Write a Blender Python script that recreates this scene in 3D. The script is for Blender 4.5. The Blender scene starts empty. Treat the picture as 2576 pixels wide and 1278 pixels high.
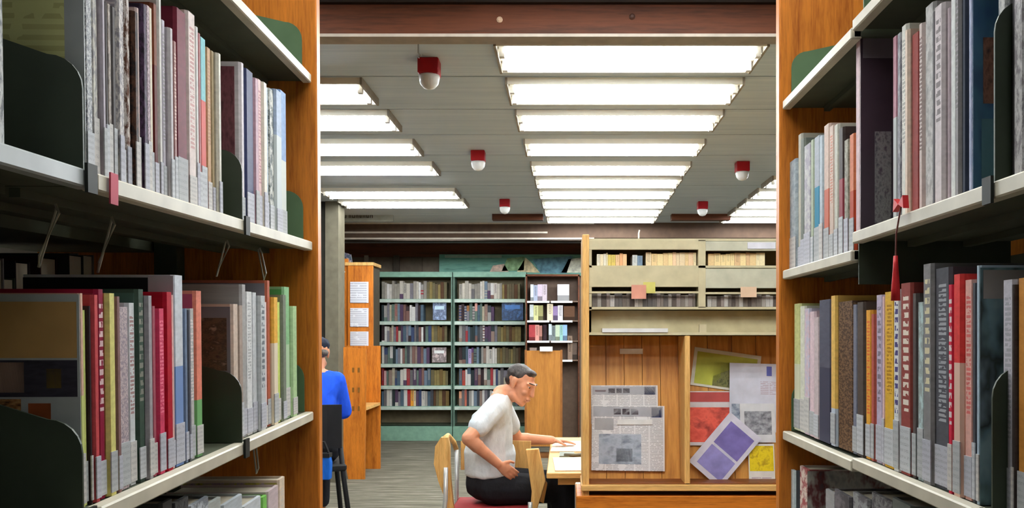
import bpy, bmesh, math, random
from mathutils import Vector, Matrix, Euler

R = random.Random(7)
SC = bpy.context.scene
COL = SC.collection

# ------------------------------------------------------------------ camera, light, exposure
F = 2200.0                     # focal length in pixels of the 2576x1278 frame
VX, VY = 1420.0, 845.0         # where the room's depth lines meet
EYE = 1.46
cam_d = bpy.data.cameras.new('camera')
cam_d.sensor_width = 36.0
cam_d.lens = 36.0 * F / 2576.0
cam_d.shift_x = -(VX - 1288.0) / 2576.0
cam_d.shift_y = (VY - 639.0) / 2576.0
cam_d.clip_start = 0.02
cam = bpy.data.objects.new('camera', cam_d)
COL.objects.link(cam)
cam.location = (0, 0, EYE)
cam.rotation_euler = (math.pi / 2, 0, 0)
SC.camera = cam

world = bpy.data.worlds.new('room_air')
SC.world = world
world.use_nodes = True
world.node_tree.nodes['Background'].inputs[0].default_value = (0.9, 0.95, 1.0, 1)
world.node_tree.nodes['Background'].inputs[1].default_value = 0.05

TUBE = 24.0                    # fluorescent tube radiance (all fixtures)
SC.view_settings.view_transform = 'Standard'
SC.view_settings.look = 'None'
SC.view_settings.exposure = 0.55
SC.view_settings.gamma = 1.0
SC.view_settings.use_curve_mapping = False
SC.cycles.use_denoising = True
SC.cycles.max_bounces = 8
SC.cycles.diffuse_bounces = 5
SC.cycles.sample_clamp_indirect = 6.0

# ------------------------------------------------------------------ helpers
def at(px, py, Y):
    return Vector(((px - VX) / F * Y, Y, EYE - (py - VY) / F * Y))
def Xp(px, Y): return (px - VX) / F * Y
def Zp(py, Y): return EYE - (py - VY) / F * Y

def lin(c):
    out = []
    for v in c[:3]:
        v = v / 255.0
        out.append(v / 12.92 if v <= 0.04045 else ((v + 0.055) / 1.055) ** 2.4)
    return (out[0], out[1], out[2], 1.0)

class N:
    """tiny node helper"""
    def __init__(s, name, rough=0.6, metal=0.0, spec=None, coat=0.0):
        s.m = bpy.data.materials.new(name); s.m.use_nodes = True
        s.t = s.m.node_tree; s.b = s.t.nodes['Principled BSDF']
        s.b.inputs['Roughness'].default_value = rough
        s.b.inputs['Metallic'].default_value = metal
        if spec is not None: s.b.inputs['Specular IOR Level'].default_value = spec
        if coat: s.b.inputs['Coat Weight'].default_value = coat; s.b.inputs['Coat Roughness'].default_value = 0.15
    def n(s, typ, **kw):
        nd = s.t.nodes.new(typ)
        for k, v in kw.items(): setattr(nd, k, v)
        return nd
    def l(s, a, b): s.t.links.new(a, b)
    def coord(s, kind='Generated', scale=(1, 1, 1), loc=(0, 0, 0)):
        c = s.n('ShaderNodeTexCoord'); m = s.n('ShaderNodeMapping')
        m.inputs['Scale'].default_value = scale; m.inputs['Location'].default_value = loc
        s.l(c.outputs[kind], m.inputs[0]); return m.outputs[0]
    def noise(s, vec, scale=5, detail=3, rough=0.5):
        nn = s.n('ShaderNodeTexNoise'); nn.inputs['Scale'].default_value = scale
        nn.inputs['Detail'].default_value = detail; nn.inputs['Roughness'].default_value = rough
        s.l(vec, nn.inputs['Vector']); return nn.outputs[0]
    def ramp(s, fac, stops, const=False):
        r = s.n('ShaderNodeValToRGB'); cr = r.color_ramp
        if const: cr.interpolation = 'CONSTANT'
        while len(cr.elements) < len(stops): cr.elements.new(0.5)
        for e, (p, c) in zip(cr.elements, stops): e.position = p; e.color = c
        s.l(fac, r.inputs[0]); return r.outputs[0]
    def mix(s, fac, a, b, mode='MIX'):
        m = s.n('ShaderNodeMix', data_type='RGBA', blend_type=mode)
        for src, i in ((fac, 0), (a, 6), (b, 7)):
            if hasattr(src, 'links') or hasattr(src, 'is_linked'): s.l(src, m.inputs[i])
            else: m.inputs[i].default_value = src
        return m.outputs[2]
    def math(s, op, a, b=0.0, c=0.0):
        m = s.n('ShaderNodeMath', operation=op)
        for src, i in ((a, 0), (b, 1), (c, 2)):
            if hasattr(src, 'is_linked'): s.l(src, m.inputs[i])
            else: m.inputs[i].default_value = src
        return m.outputs[0]
    def color(s, out):
        if hasattr(out, 'is_linked'): s.l(out, s.b.inputs['Base Color'])
        else: s.b.inputs['Base Color'].default_value = out
        return s
    def bump(s, h, strength=0.3, dist=0.01):
        b = s.n('ShaderNodeBump'); b.inputs['Strength'].default_value = strength
        b.inputs['Distance'].default_value = dist
        s.l(h, b.inputs['Height']); s.l(b.outputs[0], s.b.inputs['Normal'])

MATS = {}
def plain(c, rough=0.6, metal=0.0, var=0.08, coat=0.0):
    key = ('plain', tuple(c), rough, metal, var, coat)
    if key in MATS: return MATS[key]
    k = N('paint_%d_%d_%d' % tuple(c[:3]), rough, metal, spec=0.25 if metal == 0 else None, coat=coat)
    a = lin(c)
    if var:
        lo = tuple(v * (1 - var * 2) for v in a[:3]) + (1,); hi = tuple(min(1, v * (1 + var)) for v in a[:3]) + (1,)
        f = k.noise(k.coord('Object'), 14, 3)
        k.color(k.ramp(f, [(0.3, lo), (0.7, hi)]))
    else: k.color(a)
    MATS[key] = k.m; return k.m

def wood(name, c1, c2, axis='z', scale=1.0, rough=0.45):
    if name in MATS: return MATS[name]
    k = N(name, rough, spec=0.22)
    st = {'z': (9, 9, 0.7), 'x': (0.7, 9, 9), 'y': (9, 0.7, 9)}[axis]
    v = k.coord('Object', tuple(q * scale for q in st))
    f = k.noise(v, 3, 6, 0.65)
    f2 = k.noise(k.coord('Object', tuple(q * scale * 4 for q in st)), 6, 3, 0.6)
    ff = k.math('ADD', k.math('MULTIPLY', f, 0.7), k.math('MULTIPLY', f2, 0.3))
    k.color(k.ramp(ff, [(0.34, lin(c2)), (0.52, lin(c1)), (0.68, lin([min(255, v * 1.12) for v in c1]))]))
    k.bump(ff, 0.08, 0.004)
    MATS[name] = k.m; return k.m

def emit(name, c, s):
    if name in MATS: return MATS[name]
    k = N(name, 0.5); k.color(lin(c))
    k.b.inputs['Emission Color'].default_value = lin(c); k.b.inputs['Emission Strength'].default_value = s
    MATS[name] = k.m; return k.m

def spine(c1, c2=None, style='plain', seed=0, rough=0.5):
    """printed book cover: colours and lettering-like print along the height"""
    c2 = c2 or c1
    key = ('spine', tuple(c1), tuple(c2), style, seed % 5)
    if key in MATS: return MATS[key]
    k = N('book_cloth_%s_%d' % (style, len(MATS)), rough, spec=0.04)
    g = k.coord('Generated'); sep = k.n('ShaderNodeSeparateXYZ'); k.l(g, sep.inputs[0])
    z = sep.outputs[2]; x = sep.outputs[0]
    a, b = lin(c1), lin(c2)
    off = seed % 5 * 3.7
    fine = k.noise(k.coord('Generated', (2, 1, 30), (off, 0, off)), 1.0, 3, 0.6)
    base = k.ramp(fine, [(0.3, tuple(v * 0.82 for v in a[:3]) + (1,)), (0.7, tuple(min(1, v * 1.08) for v in a[:3]) + (1,))])
    if style == 'plain':
        out = base
    elif style == 'band':
        out = k.mix(k.ramp(z, [(0.0, (0, 0, 0, 1)), (0.52 + 0.04 * (seed % 5), (1, 1, 1, 1))], True), b, base)
    elif style == 'bandlow':
        out = k.mix(k.ramp(z, [(0.0, (0, 0, 0, 1)), (0.22 + 0.03 * (seed % 5), (1, 1, 1, 1))], True), b, base)
    elif style == 'mottle':
        f = k.noise(k.coord('Generated', (1.6, 1.0, 9), (off, off, 0)), 1.6, 4, 0.75)
        out = k.mix(k.ramp(f, [(0.44, (0, 0, 0, 1)), (0.56, (1, 1, 1, 1))]), base, b)
    elif style == 'speck':
        f = k.noise(k.coord('Generated', (5, 4, 40), (off, off, 0)), 1.6, 4, 0.8)
        out = k.mix(k.ramp(f, [(0.46, (0, 0, 0, 1)), (0.54, (1, 1, 1, 1))]), base, b)
    elif style in ('text', 'bigtext'):
        per = 46.0 if style == 'text' else 22.0
        w = k.math('FRACT', k.math('MULTIPLY', z, per))
        row = k.math('LESS_THAN', w, 0.62)
        nz = k.noise(k.coord('Generated', (3, 0.5, per), (off, 0, off)), 1.0, 1, 0.4)
        lett = k.math('MULTIPLY', row, k.math('GREATER_THAN', nz, 0.42))
        inx = k.math('MULTIPLY', k.math('GREATER_THAN', x, 0.26), k.math('LESS_THAN', x, 0.76))
        lo = 0.3 + 0.03 * (seed % 5)
        inz = k.math('MULTIPLY', k.math('GREATER_THAN', z, lo), k.math('LESS_THAN', z, 0.93))
        out = k.mix(k.math('MULTIPLY', lett, k.math('MULTIPLY', inx, inz)), base, b)
    k.color(out)
    MATS[key] = k.m; return k.m

def printed(c_bg, c_ink, rows=30.0, cols=3.0, dens=0.45, seed=0, axes='xz'):
    """page of small print: lines of ink on paper, in Generated space"""
    key = ('printed', tuple(c_bg), tuple(c_ink), rows, cols, dens, seed, axes)
    if key in MATS: return MATS[key]
    k = N('printed_page_%d' % len(MATS), 0.7, spec=0.2)
    g = k.coord('Generated'); sep = k.n('ShaderNodeSeparateXYZ'); k.l(g, sep.inputs[0])
    u = sep.outputs['XYZ'.index(axes[0].upper())]; v = sep.outputs['XYZ'.index(axes[1].upper())]
    line = k.math('LESS_THAN', k.math('FRACT', k.math('MULTIPLY', v, rows)), 0.5)
    colm = k.math('LESS_THAN', k.math('FRACT', k.math('MULTIPLY', u, cols)), 0.9)
    nz = k.noise(k.coord('Generated', (40, 40, 40), (seed, seed, 0)), 1.0, 1)
    f = k.math('MULTIPLY', k.math('MULTIPLY', line, colm), k.math('GREATER_THAN', nz, 1 - dens - 0.05))
    big = k.noise(k.coord('Generated', (4, 4, 4), (seed, 0, seed)), 1.0, 2)
    f = k.math('MULTIPLY', f, k.math('GREATER_THAN', big, 0.4))
    k.color(k.mix(k.math('MULTIPLY', f, 0.6), lin(c_bg), lin(c_ink)))
    MATS[key] = k.m; return k.m

def blotch(cols, scale=4.0, seed=0, rough=0.4, stretch=(1, 1, 1)):
    """picture-like print: a few colours in large soft patches"""
    key = ('blotch', tuple(map(tuple, cols)), scale, seed, stretch)
    if key in MATS: return MATS[key]
    k = N('printed_picture_%d' % len(MATS), rough, spec=0.3)
    f = k.noise(k.coord('Generated', stretch, (seed, seed * 0.7, seed * 1.3)), scale, 3, 0.6)
    n = len(cols)
    k.color(k.ramp(f, [(0.3 + 0.4 * i / max(1, n - 1), lin(c)) for i, c in enumerate(cols)]))
    MATS[key] = k.m; return k.m

# --- mesh building
def bx(bm, x0, x1, y0, y1, z0, z1):
    vs = [bm.verts.new((x, y, z)) for x in (x0, x1) for y in (y0, y1) for z in (z0, z1)]
    for f in ((0, 1, 3, 2), (4, 6, 7, 5), (0, 4, 5, 1), (2, 3, 7, 6), (0, 2, 6, 4), (1, 5, 7, 3)):
        bm.faces.new([vs[i] for i in f])
def prism(bm, pts, a, b, axis='z'):
    """extrude a 2-D outline along an axis; outline gives the other two axes in order"""
    def mk(p, h):
        return {'z': (p[0], p[1], h), 'y': (p[0], h, p[1]), 'x': (h, p[0], p[1])}[axis]
    lo = [bm.verts.new(mk(p, a)) for p in pts]; hi = [bm.verts.new(mk(p, b)) for p in pts]
    n = len(pts)
    bm.faces.new(lo[::-1]); bm.faces.new(hi)
    for i in range(n): bm.faces.new((lo[i], lo[(i + 1) % n], hi[(i + 1) % n], hi[i]))
def tube(bm, pts, r, seg=8, r2=None):
    pts = [Vector(p) for p in pts]; rings = []
    for i, p in enumerate(pts):
        d = (pts[min(i + 1, len(pts) - 1)] - pts[max(i - 1, 0)]).normalized()
        up = Vector((0, 0, 1)) if abs(d.z) < 0.9 else Vector((1, 0, 0))
        s = d.cross(up).normalized(); t = s.cross(d)
        rr = r if r2 is None else r + (r2 - r) * i / (len(pts) - 1)
        rings.append([bm.verts.new(p + (s * math.cos(2 * math.pi * j / seg) + t * math.sin(2 * math.pi * j / seg)) * rr) for j in range(seg)])
    for a, b in zip(rings, rings[1:]):
        for j in range(seg): bm.faces.new((a[j], a[(j + 1) % seg], b[(j + 1) % seg], b[j]))
    bm.faces.new(rings[0][::-1]); bm.faces.new(rings[-1])
def lathe(bm, prof, seg=20, c=(0, 0, 0)):
    rings = []
    for r, z in prof:
        rings.append([bm.verts.new((c[0] + max(r, 1e-4) * math.cos(2 * math.pi * j / seg), c[1] + max(r, 1e-4) * math.sin(2 * math.pi * j / seg), c[2] + z)) for j in range(seg)])
    for a, b in zip(rings, rings[1:]):
        for j in range(seg): bm.faces.new((a[j], a[(j + 1) % seg], b[(j + 1) % seg], b[j]))
    bm.faces.new(rings[0][::-1]); bm.faces.new(rings[-1])

def ob(name, bm, mat, parent=None, M=None, bevel=0.0, smooth=False, label=None):
    bmesh.ops.recalc_face_normals(bm, faces=bm.faces)
    if bevel: bmesh.ops.bevel(bm, geom=list(bm.edges), offset=bevel, segments=1, affect='EDGES')
    me = bpy.data.meshes.new(name); bm.to_mesh(me); bm.free()
    if smooth:
        for p in me.polygons: p.use_smooth = True
    me.materials.append(mat)
    o = bpy.data.objects.new(name, me); COL.objects.link(o)
    if parent is not None: o.parent = parent
    if M is not None: o.matrix_local = M if parent is not None else M
    if label: o['label'] = label
    return o
def boxo(name, x0, x1, y0, y1, z0, z1, mat, parent=None, bevel=0.0, M=None, label=None):
    bm = bmesh.new(); bx(bm, x0, x1, y0, y1, z0, z1)
    return ob(name, bm, mat, parent, M, bevel, label=label)
def tag(o, label, cat, group=None):
    o['label'] = label; o['category'] = cat
    if group: o['group'] = group
    return o
def thing(name, label, cat, loc=(0, 0, 0), rz=0.0, group=None, M=None):
    o = bpy.data.objects.new(name, None); COL.objects.link(o); o.empty_display_size = 0.1
    if M is not None: o.matrix_world = M
    else: o.location = loc; o.rotation_euler = (0, 0, rz)
    return tag(o, label, cat, group)
def struct(o):
    o['kind'] = 'structure'; return o
ORD = ['first', 'second', 'third', 'fourth', 'fifth', 'sixth', 'seventh', 'eighth', 'ninth', 'tenth', 'eleventh', 'twelfth', 'thirteenth',
       'fourteenth', 'fifteenth', 'sixteenth', 'seventeenth', 'eighteenth', 'nineteenth', 'twentieth']
def ordn(i):
    if i < 20: return ORD[i]
    t = ['twenty', 'thirty', 'forty'][(i + 1) // 10 - 2]
    u = (i + 1) % 10
    return {'twenty': 'twentieth', 'thirty': 'thirtieth', 'forty': 'fortieth'}[t] if u == 0 else t + '-' + ORD[u - 1]
NAMED = [('white', (225, 225, 222)), ('pale grey', (185, 185, 185)), ('grey', (130, 130, 132)), ('charcoal', (70, 70, 74)), ('black', (30, 30, 32)),
         ('cream', (222, 208, 178)), ('tan', (190, 155, 105)), ('brown', (100, 70, 50)), ('rust', (165, 85, 60)), ('red', (175, 40, 45)),
         ('maroon', (105, 35, 45)), ('crimson', (165, 45, 75)), ('pink', (205, 165, 170)), ('rose', (165, 115, 112)), ('lavender', (190, 180, 200)),
         ('purple', (95, 70, 95)), ('navy', (45, 50, 85)), ('blue', (90, 120, 170)), ('pale blue', (175, 190, 205)), ('teal', (50, 130, 150)),
         ('green', (90, 140, 85)), ('pale green', (175, 195, 160)), ('dark green', (55, 75, 60)), ('lime', (175, 190, 90)), ('olive', (130, 125, 85)),
         ('orange', (215, 130, 60)), ('golden yellow', (200, 160, 60))]
def cname(c):
    return min(NAMED, key=lambda n: sum((a - b) ** 2 for a, b in zip(n[1], c)))[0]

# shared materials
M_ORANGE = wood('honey_oak_panel', (196, 116, 38), (150, 78, 22), 'z')
M_ORANGEX = wood('honey_oak_board', (196, 116, 38), (150, 78, 22), 'x')
M_LIGHTWOOD = wood('pale_maple', (222, 176, 108), (190, 138, 74), 'z')
M_LIGHTWOODX = wood('pale_maple_board', (222, 176, 108), (190, 138, 74), 'x')
M_BEAM = wood('brown_stained_beam', (90, 48, 26), (64, 34, 18), 'x', 0.5, 0.6)
M_GREEN = plain((92, 116, 84), 0.5)
M_DKGREEN = plain((58, 66, 52), 0.5)
M_UNDER = plain((84, 88, 72), 0.6)
M_LIP = plain((214, 206, 186), 0.45)
M_LIPGREY = plain((186, 190, 190), 0.35)
M_MINT = plain((128, 166, 146), 0.5)
M_MINTLIP = plain((196, 210, 198), 0.5)
M_BEIGE = plain((196, 186, 152), 0.55)
M_PAPER = plain((232, 228, 214), 0.8)
M_WHITE = plain((232, 232, 230), 0.5)
M_STEEL = plain((190, 192, 192), 0.3, 0.6)
M_BLACK = plain((30, 30, 33), 0.5)
# ------------------------------------------------------------------ room shell
CEIL = 2.80
def carpet():
    k = N('streaked_carpet', 0.95, spec=0.1)
    f = k.noise(k.coord('Object', (0.9, 9, 1)), 2.2, 5, 0.7)
    f2 = k.noise(k.coord('Object', (30, 60, 1)), 4.0, 2, 0.6)
    c = k.ramp(f, [(0.32, lin((78, 74, 62))), (0.46, lin((114, 110, 96))), (0.55, lin((128, 123, 110))), (0.68, lin((164, 160, 146)))])
    k.color(k.mix(k.math('MULTIPLY', f2, 0.35), c, lin((90, 86, 78))))
    k.bump(f2, 0.3, 0.004)
    return k.m
struct(boxo('floor', -7, 7, -4, 12.7, -0.1, 0, carpet()))
def ceil_mat():
    k = N('grey_painted_ceiling', 0.55)
    f = k.noise(k.coord('Object', (0.6, 14, 1)), 2.0, 4, 0.6)
    k.color(k.ramp(f, [(0.3, lin((186, 202, 214))), (0.7, lin((210, 222, 230)))]))
    return k.m
MC = ceil_mat()
M_SEAM = plain((110, 112, 112), 0.7)
ceiling = struct(boxo('ceiling', -7, 7, -4, 12.7, CEIL + 0.012, CEIL + 0.1, M_SEAM))
y = -4.0
while y < 12.7:
    boxo('ceiling_panel', -7, 7, y + 0.006, min(12.7, y + 0.655) - 0.006, CEIL, CEIL + 0.012, MC, ceiling)
    y += 0.655
def plaster(c):
    k = N('wall_paint_%d' % c[0], 0.8)
    f = k.noise(k.coord('Object'), 3.0, 4)
    k.color(k.ramp(f, [(0.3, lin([v * 0.9 for v in c])), (0.7, lin(c))]))
    k.bump(f, 0.05, 0.004); return k.m
MW = plaster((168, 160, 146))
struct(boxo('wall_left', -7.1, -7, -4, 12.8, 0, 2.9, MW))
struct(boxo('wall_right', 7, 7.1, -4, 12.8, 0, 2.9, MW))
struct(boxo('wall_rear', -7, 7, -4.1, -4, 0, 2.9, MW))
wall_back = struct(boxo('wall_back', -7, 7, 12.7, 12.8, 0, 2.9, plain((104, 92, 78), 0.7)))
# vertical boards on the back wall, with recessed joints
for i in range(24):
    x0 = -5.0 + i * 0.42
    boxo('wall_board', x0 + 0.008, x0 + 0.412, 12.685, 12.7, 0, 2.62, plain((118, 104, 90) if i % 3 else (108, 94, 80), 0.7), wall_back)
struct(boxo('trim_1', -7, 7, 12.63, 12.685, 2.60, 2.80, M_BEAM))

# beam over the aisle mouth, with its bolt caps
b = boxo('ceiling_beam', -7, 7, 3.40, 3.48, 2.634, 2.80, M_BEAM)
struct(b)
b.name = 'trim_2'
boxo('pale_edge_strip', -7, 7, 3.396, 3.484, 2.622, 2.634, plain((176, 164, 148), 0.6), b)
boxo('dark_top_board', -7, 7, 3.375, 3.40, 2.748, 2.80, plain((44, 34, 28), 0.7), b)  # dark strip stands in for the shaded near ceiling above the beam
for px, py in ((1257, 50), (1590, 42)):
    p = at(px, py, 3.40); bm = bmesh.new(); lathe(bm, [(0.012, 0), (0.012, 0.004), (0.006, 0.008)], 10)
    ob('bolt_cap', bm, plain((190, 160, 130) if px < 1400 else (70, 44, 32), 0.4), b, Matrix.Translation(p) @ Matrix.Rotation(math.pi / 2, 4, 'X'))
# far beam and soffit
b2 = struct(boxo('trim_3', -7, 7, 10.35, 10.5, 2.62, 2.80, plain((86, 66, 52), 0.7)))
for zz in (2.795, 2.685, 2.613):  # pale colour stands in for light caught along the beam edges
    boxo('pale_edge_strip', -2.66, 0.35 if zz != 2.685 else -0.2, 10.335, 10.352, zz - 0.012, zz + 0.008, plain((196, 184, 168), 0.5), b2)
struct(boxo('trim_4', -7, 7, 11.4, 11.6, 2.70, 2.80, plain((58, 46, 38), 0.8)))
# brown header boards hung between the light rows
for a, c, yy in ((1238, 1366, 9.6), (1690, 1838, 9.6)):
    struct(boxo('trim_5', Xp(a, yy), Xp(c, yy), yy, yy + 0.12, 2.735, 2.80, M_BEAM))
# pillar at the far left
pil = struct(boxo('trim_6', Xp(818, 8.7), Xp(851, 8.7), 8.7, 8.95, 0, CEIL, plain((112, 106, 90), 0.8)))
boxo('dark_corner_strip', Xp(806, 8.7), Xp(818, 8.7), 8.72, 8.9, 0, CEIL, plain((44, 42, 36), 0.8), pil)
# dark lettering on the soffit by the pillar
let = thing('lettering', 'small dark illegible lettering high up beside the grey pillar', 'lettering', at(848, 548, 9.7))
MLET = plain((78, 66, 52), 0.8)
rr = random.Random(3)
xx = 0.0
sof = boxo('backing_board', -0.12, 0.62, 0.012, 0.03, -0.04, 0.12, plain((150, 148, 134), 0.7), let)
for i in range(10):
    w = rr.uniform(0.022, 0.034); h = rr.choice((0.045, 0.075, 0.05))
    bm = bmesh.new()
    bx(bm, xx, xx + 0.008, 0, 0.012, 0, h); bx(bm, xx + w - 0.008, xx + w, 0, 0.012, 0, h * 0.7)
    if i % 2: bx(bm, xx, xx + w, 0, 0.012, h * 0.62, h * 0.7 + 0.008)
    else: bx(bm, xx, xx + w, 0, 0.012, 0, 0.009)
    ob('letter', bm, MLET, let)
    xx += w + (0.012 if i != 2 else 0.03)

# ------------------------------------------------------------------ fluorescent fixtures
M_PAN = plain((236, 230, 212), 0.4, var=0.02)
M_PANOUT = plain((150, 140, 124), 0.5)
M_TUBE = emit('fluorescent_tube_glow', (242, 249, 255), TUBE)
def fixture_meshes():
    L, D, H = 1.22, 0.41, 0.034
    bm = bmesh.new()     # open pan: sloped sides, flat back
    o = [(-D / 2, 0), (D / 2, 0), (D / 2, H), (D / 2 - 0.01, H), (D / 2 - 0.012, 0.01), (0.02, 0.012), (0, 0.02), (-0.02, 0.012), (-D / 2 + 0.012, 0.01), (-D / 2 + 0.01, H), (-D / 2, H)]
    prism(bm, [(p[0], -p[1]) for p in o], -L / 2, L / 2, 'x')
    bmesh.ops.recalc_face_normals(bm, faces=bm.faces)
    pan = bpy.data.meshes.new('reflector_pan'); bm.to_mesh(pan); bm.free(); pan.materials.append(M_PAN)
    bm = bmesh.new(); bx(bm, -0.012, 0, -D / 2 - 0.004, D / 2 + 0.004, -H - 0.004, 0)
    end = bpy.data.meshes.new('end_cap'); bm.to_mesh(end); bm.free(); end.materials.append(M_PANOUT)
    bm = bmesh.new(); tube(bm, [(-L / 2 + 0.03, 0, 0), (L / 2 - 0.03, 0, 0)], 0.019, 10)
    tb = bpy.data.meshes.new('tube'); bm.to_mesh(tb); bm.free(); tb.materials.append(M_TUBE)
    for p in tb.polygons: p.use_smooth = True
    bm = bmesh.new(); bx(bm, -0.012, 0.012, -0.016, 0.016, -0.052, 0)
    so = bpy.data.meshes.new('tube_socket'); bm.to_mesh(so); bm.free(); so.materials.append(M_WHITE)
    return pan, end, tb, so
PAN, END, TB, SOCK = fixture_meshes()
def child(name, me, parent, loc=(0, 0, 0), rz=0, sc=None):
    o = bpy.data.objects.new(name, me); COL.objects.link(o); o.parent = parent
    o.location = loc; o.rotation_euler = (0, 0, rz)
    if sc: o.scale = sc
    return o
def fixture(x, y, label, group):
    t = thing('fluorescent_light', label, 'ceiling light', (x, y, CEIL), 0, group)
    child('reflector_pan', PAN, t)
    child('end_cap', END, t, (-0.61, 0, 0)); child('end_cap', END, t, (0.61, 0, 0), math.pi)
    for s in (-1, 1):
        child('tube', TB, t, (0, s * 0.105, -0.032))
        for e in (-1, 1): child('tube_socket', SOCK, t, (e * 0.59, s * 0.105, -0.004))
YS = [4.14, 4.74, 5.38, 6.15, 6.92, 7.52, 8.12, 8.72, 9.30, 9.88]
for i, yy in enumerate(YS):
    xc = 0.30 + (yy - 4.06) * 0.020
    fixture(xc, yy, 'twin tube fluorescent light, %s from the brown beam in the middle ceiling row' % ordn(i), 'middle row of ceiling lights')
    if 4.2 < yy < 9.2 and i != 5:
        fixture(xc - 1.985, yy, 'twin tube fluorescent light, %s from the brown beam in the left ceiling row' % ordn(i - 1 - (i > 5)), 'left row of ceiling lights')
    if i >= 5:
        fixture(xc + 1.99, yy, 'twin tube fluorescent light, %s visible from the aisle in the right ceiling row' % ordn(i - 5), 'right row of ceiling lights')
for i, yy in enumerate((-2.2, 1.25)):
    fixture(0.0, yy, 'twin tube fluorescent light over the book aisle, %s from the rear wall' % ordn(i), 'aisle ceiling lights')

for i, xx in enumerate((-1.65, 0.4, 2.4)):  # unseen fixtures, added to brighten the stacks and back wall
    fixture(xx, 11.0, 'twin tube fluorescent light behind the far beam, %s from the left' % ordn(i), 'added ceiling lights behind the far beam')

for i, xx in enumerate((-1.7, 0.27, 2.3)):
    for j, yy in enumerate((2.15, 2.65)):
        fixture(xx, yy, 'twin tube fluorescent light before the brown beam, %s from the left in the %s line' % (ordn(i), ordn(j)), 'ceiling lights before the brown beam')

# red and white ceiling detectors
for px, py, Yd, lab in ((1080, 190, 4.25, 'red ceiling detector with white dome, the one nearest the brown beam'), (1203, 408, 6.35, 'red ceiling detector with white dome left of the fifth light'),
                        (1270, 521, 8.6, 'small red ceiling detector above the brown header board on the left'), (1867, 427, 6.75, 'red ceiling detector with white dome right of the light row'),
                        (1767, 524, 8.75, 'small red ceiling detector above the brown header board on the right')):
    t = thing('ceiling_detector', lab, 'detector', (Xp(px, Yd), Yd, CEIL), 0, 'red ceiling detectors')
    boxo('red_housing', -0.05, 0.05, -0.05, 0.05, -0.075, 0, plain((170, 22, 30), 0.4), t, 0.004)
    bm = bmesh.new(); lathe(bm, [(0.05, -0.075), (0.052, -0.085), (0.045, -0.115), (0.028, -0.135), (0.008, -0.142)], 16)
    ob('dome', bm, plain((225, 225, 220), 0.3), t, smooth=True)
# small chain hook on the near ceiling
bm = bmesh.new(); tube(bm, [(0, 0, 0), (0, 0, -0.045), (0.010, 0, -0.058), (0.002, 0, -0.068)], 0.004, 6)
tag(ob('ceiling_hook', bm, M_STEEL, None, Matrix.Translation((Xp(1052, 4.0), 4.0, CEIL))), 'thin white hook hanging from the ceiling before the red detector', 'hook')
# ------------------------------------------------------------------ foreground shelving
# frame of a unit: a = along the aisle (away from the camera), v = into the shelf, w = height
class Unit:
    def __init__(s, side, E, yaw, pitch):
        s.side = side; s.E = Vector(E)
        s.rot = Matrix.Rotation(yaw, 4, 'Z') @ Matrix.Rotation(pitch, 4, 'X')
        s.M = Matrix.Translation((E[0], E[1], EYE)) @ s.rot @ Matrix.Translation((0, 0, -EYE))
        s.sx = -1 if side == 'left' else 1
    def a_of(s, px, v=0.0):
        d = s.rot @ Vector((0, 1, 0)); n = s.rot @ Vector((s.sx, 0, 0))
        q = (px - VX) / F
        return (q * (s.E[1] + v * n.y) - s.E[0] - v * n.x) / (d.x - q * d.y)
    def wp(s, a, v, w): return s.M @ Vector((s.sx * v, a, w))
    def w_of(s, py, a, v=0.0):
        p = s.wp(a, v, 1.4)
        z = EYE - (py - VY) / F * p.y
        return 1.4 + (z - p.z)
# height is measured in the unit frame; pitch shifts only with a
UL = Unit('left', (-0.532, 1.833, 0), 0.036, 0.027)
UR = Unit('right', (0.474, 1.880, 0), 0.0, 0.0)
DEP = 0.25

def plate_pts(front, back, d0, d1, rad=0.035):
    """side plate outline in (v, w): rounded front top corner, rising to the back"""
    pts = [(d0, 0)]
    for i in range(7):
        t = i / 6 * math.pi / 2
        pts.append((d0 + rad * (1 - math.cos(t)), front - rad * (1 - math.sin(t))))
    pts += [(d1, back), (d1, 0)]
    return pts

def build_unit(U, name, label, shelves, panel_front, bays, postmat):
    """shelves: list of (a0, a1, w, lipmat)"""
    s = U.sx
    root = thing(name, label, 'bookcase', M=U.M)
    # end panel, standing across the end of the range
    boxo('end_panel', min(s * -panel_front, s * 0.56), max(s * -panel_front, s * 0.56), 0.0, 0.032, -0.06, 2.42, M_ORANGE, root, 0.003)
    for k, (a0, a1, w, lm) in enumerate(shelves):
        sh = boxo('shelf', min(0, s * DEP), max(0, s * DEP), a0, a1, w - 0.015, w - 0.001, M_UNDER, root)
        boxo('shelf_lip', min(s * -0.006, s * 0.012), max(s * -0.006, s * 0.012), a0, a1, w - 0.019, w, lm, sh, 0.002)
        # under-shelf stiffening ribs
        for i in range(2):
            v = 0.08 + 0.09 * i
            boxo('stiffener', min(s * v, s * (v + 0.012)), max(s * v, s * (v + 0.012)), a0 + 0.01, a1 - 0.01, w - 0.025, w - 0.015, M_UNDER, sh)
    for (a, w, lo) in bays:
        bm = bmesh.new(); prism(bm, [(s * p[0], p[1]) for p in plate_pts(0.105, 0.15, 0.012, DEP)], a - 0.003, a, 'y')
        ob('bracket', bm, M_GREEN, root, Matrix.Translation((0, 0, w)))
    return root

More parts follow.
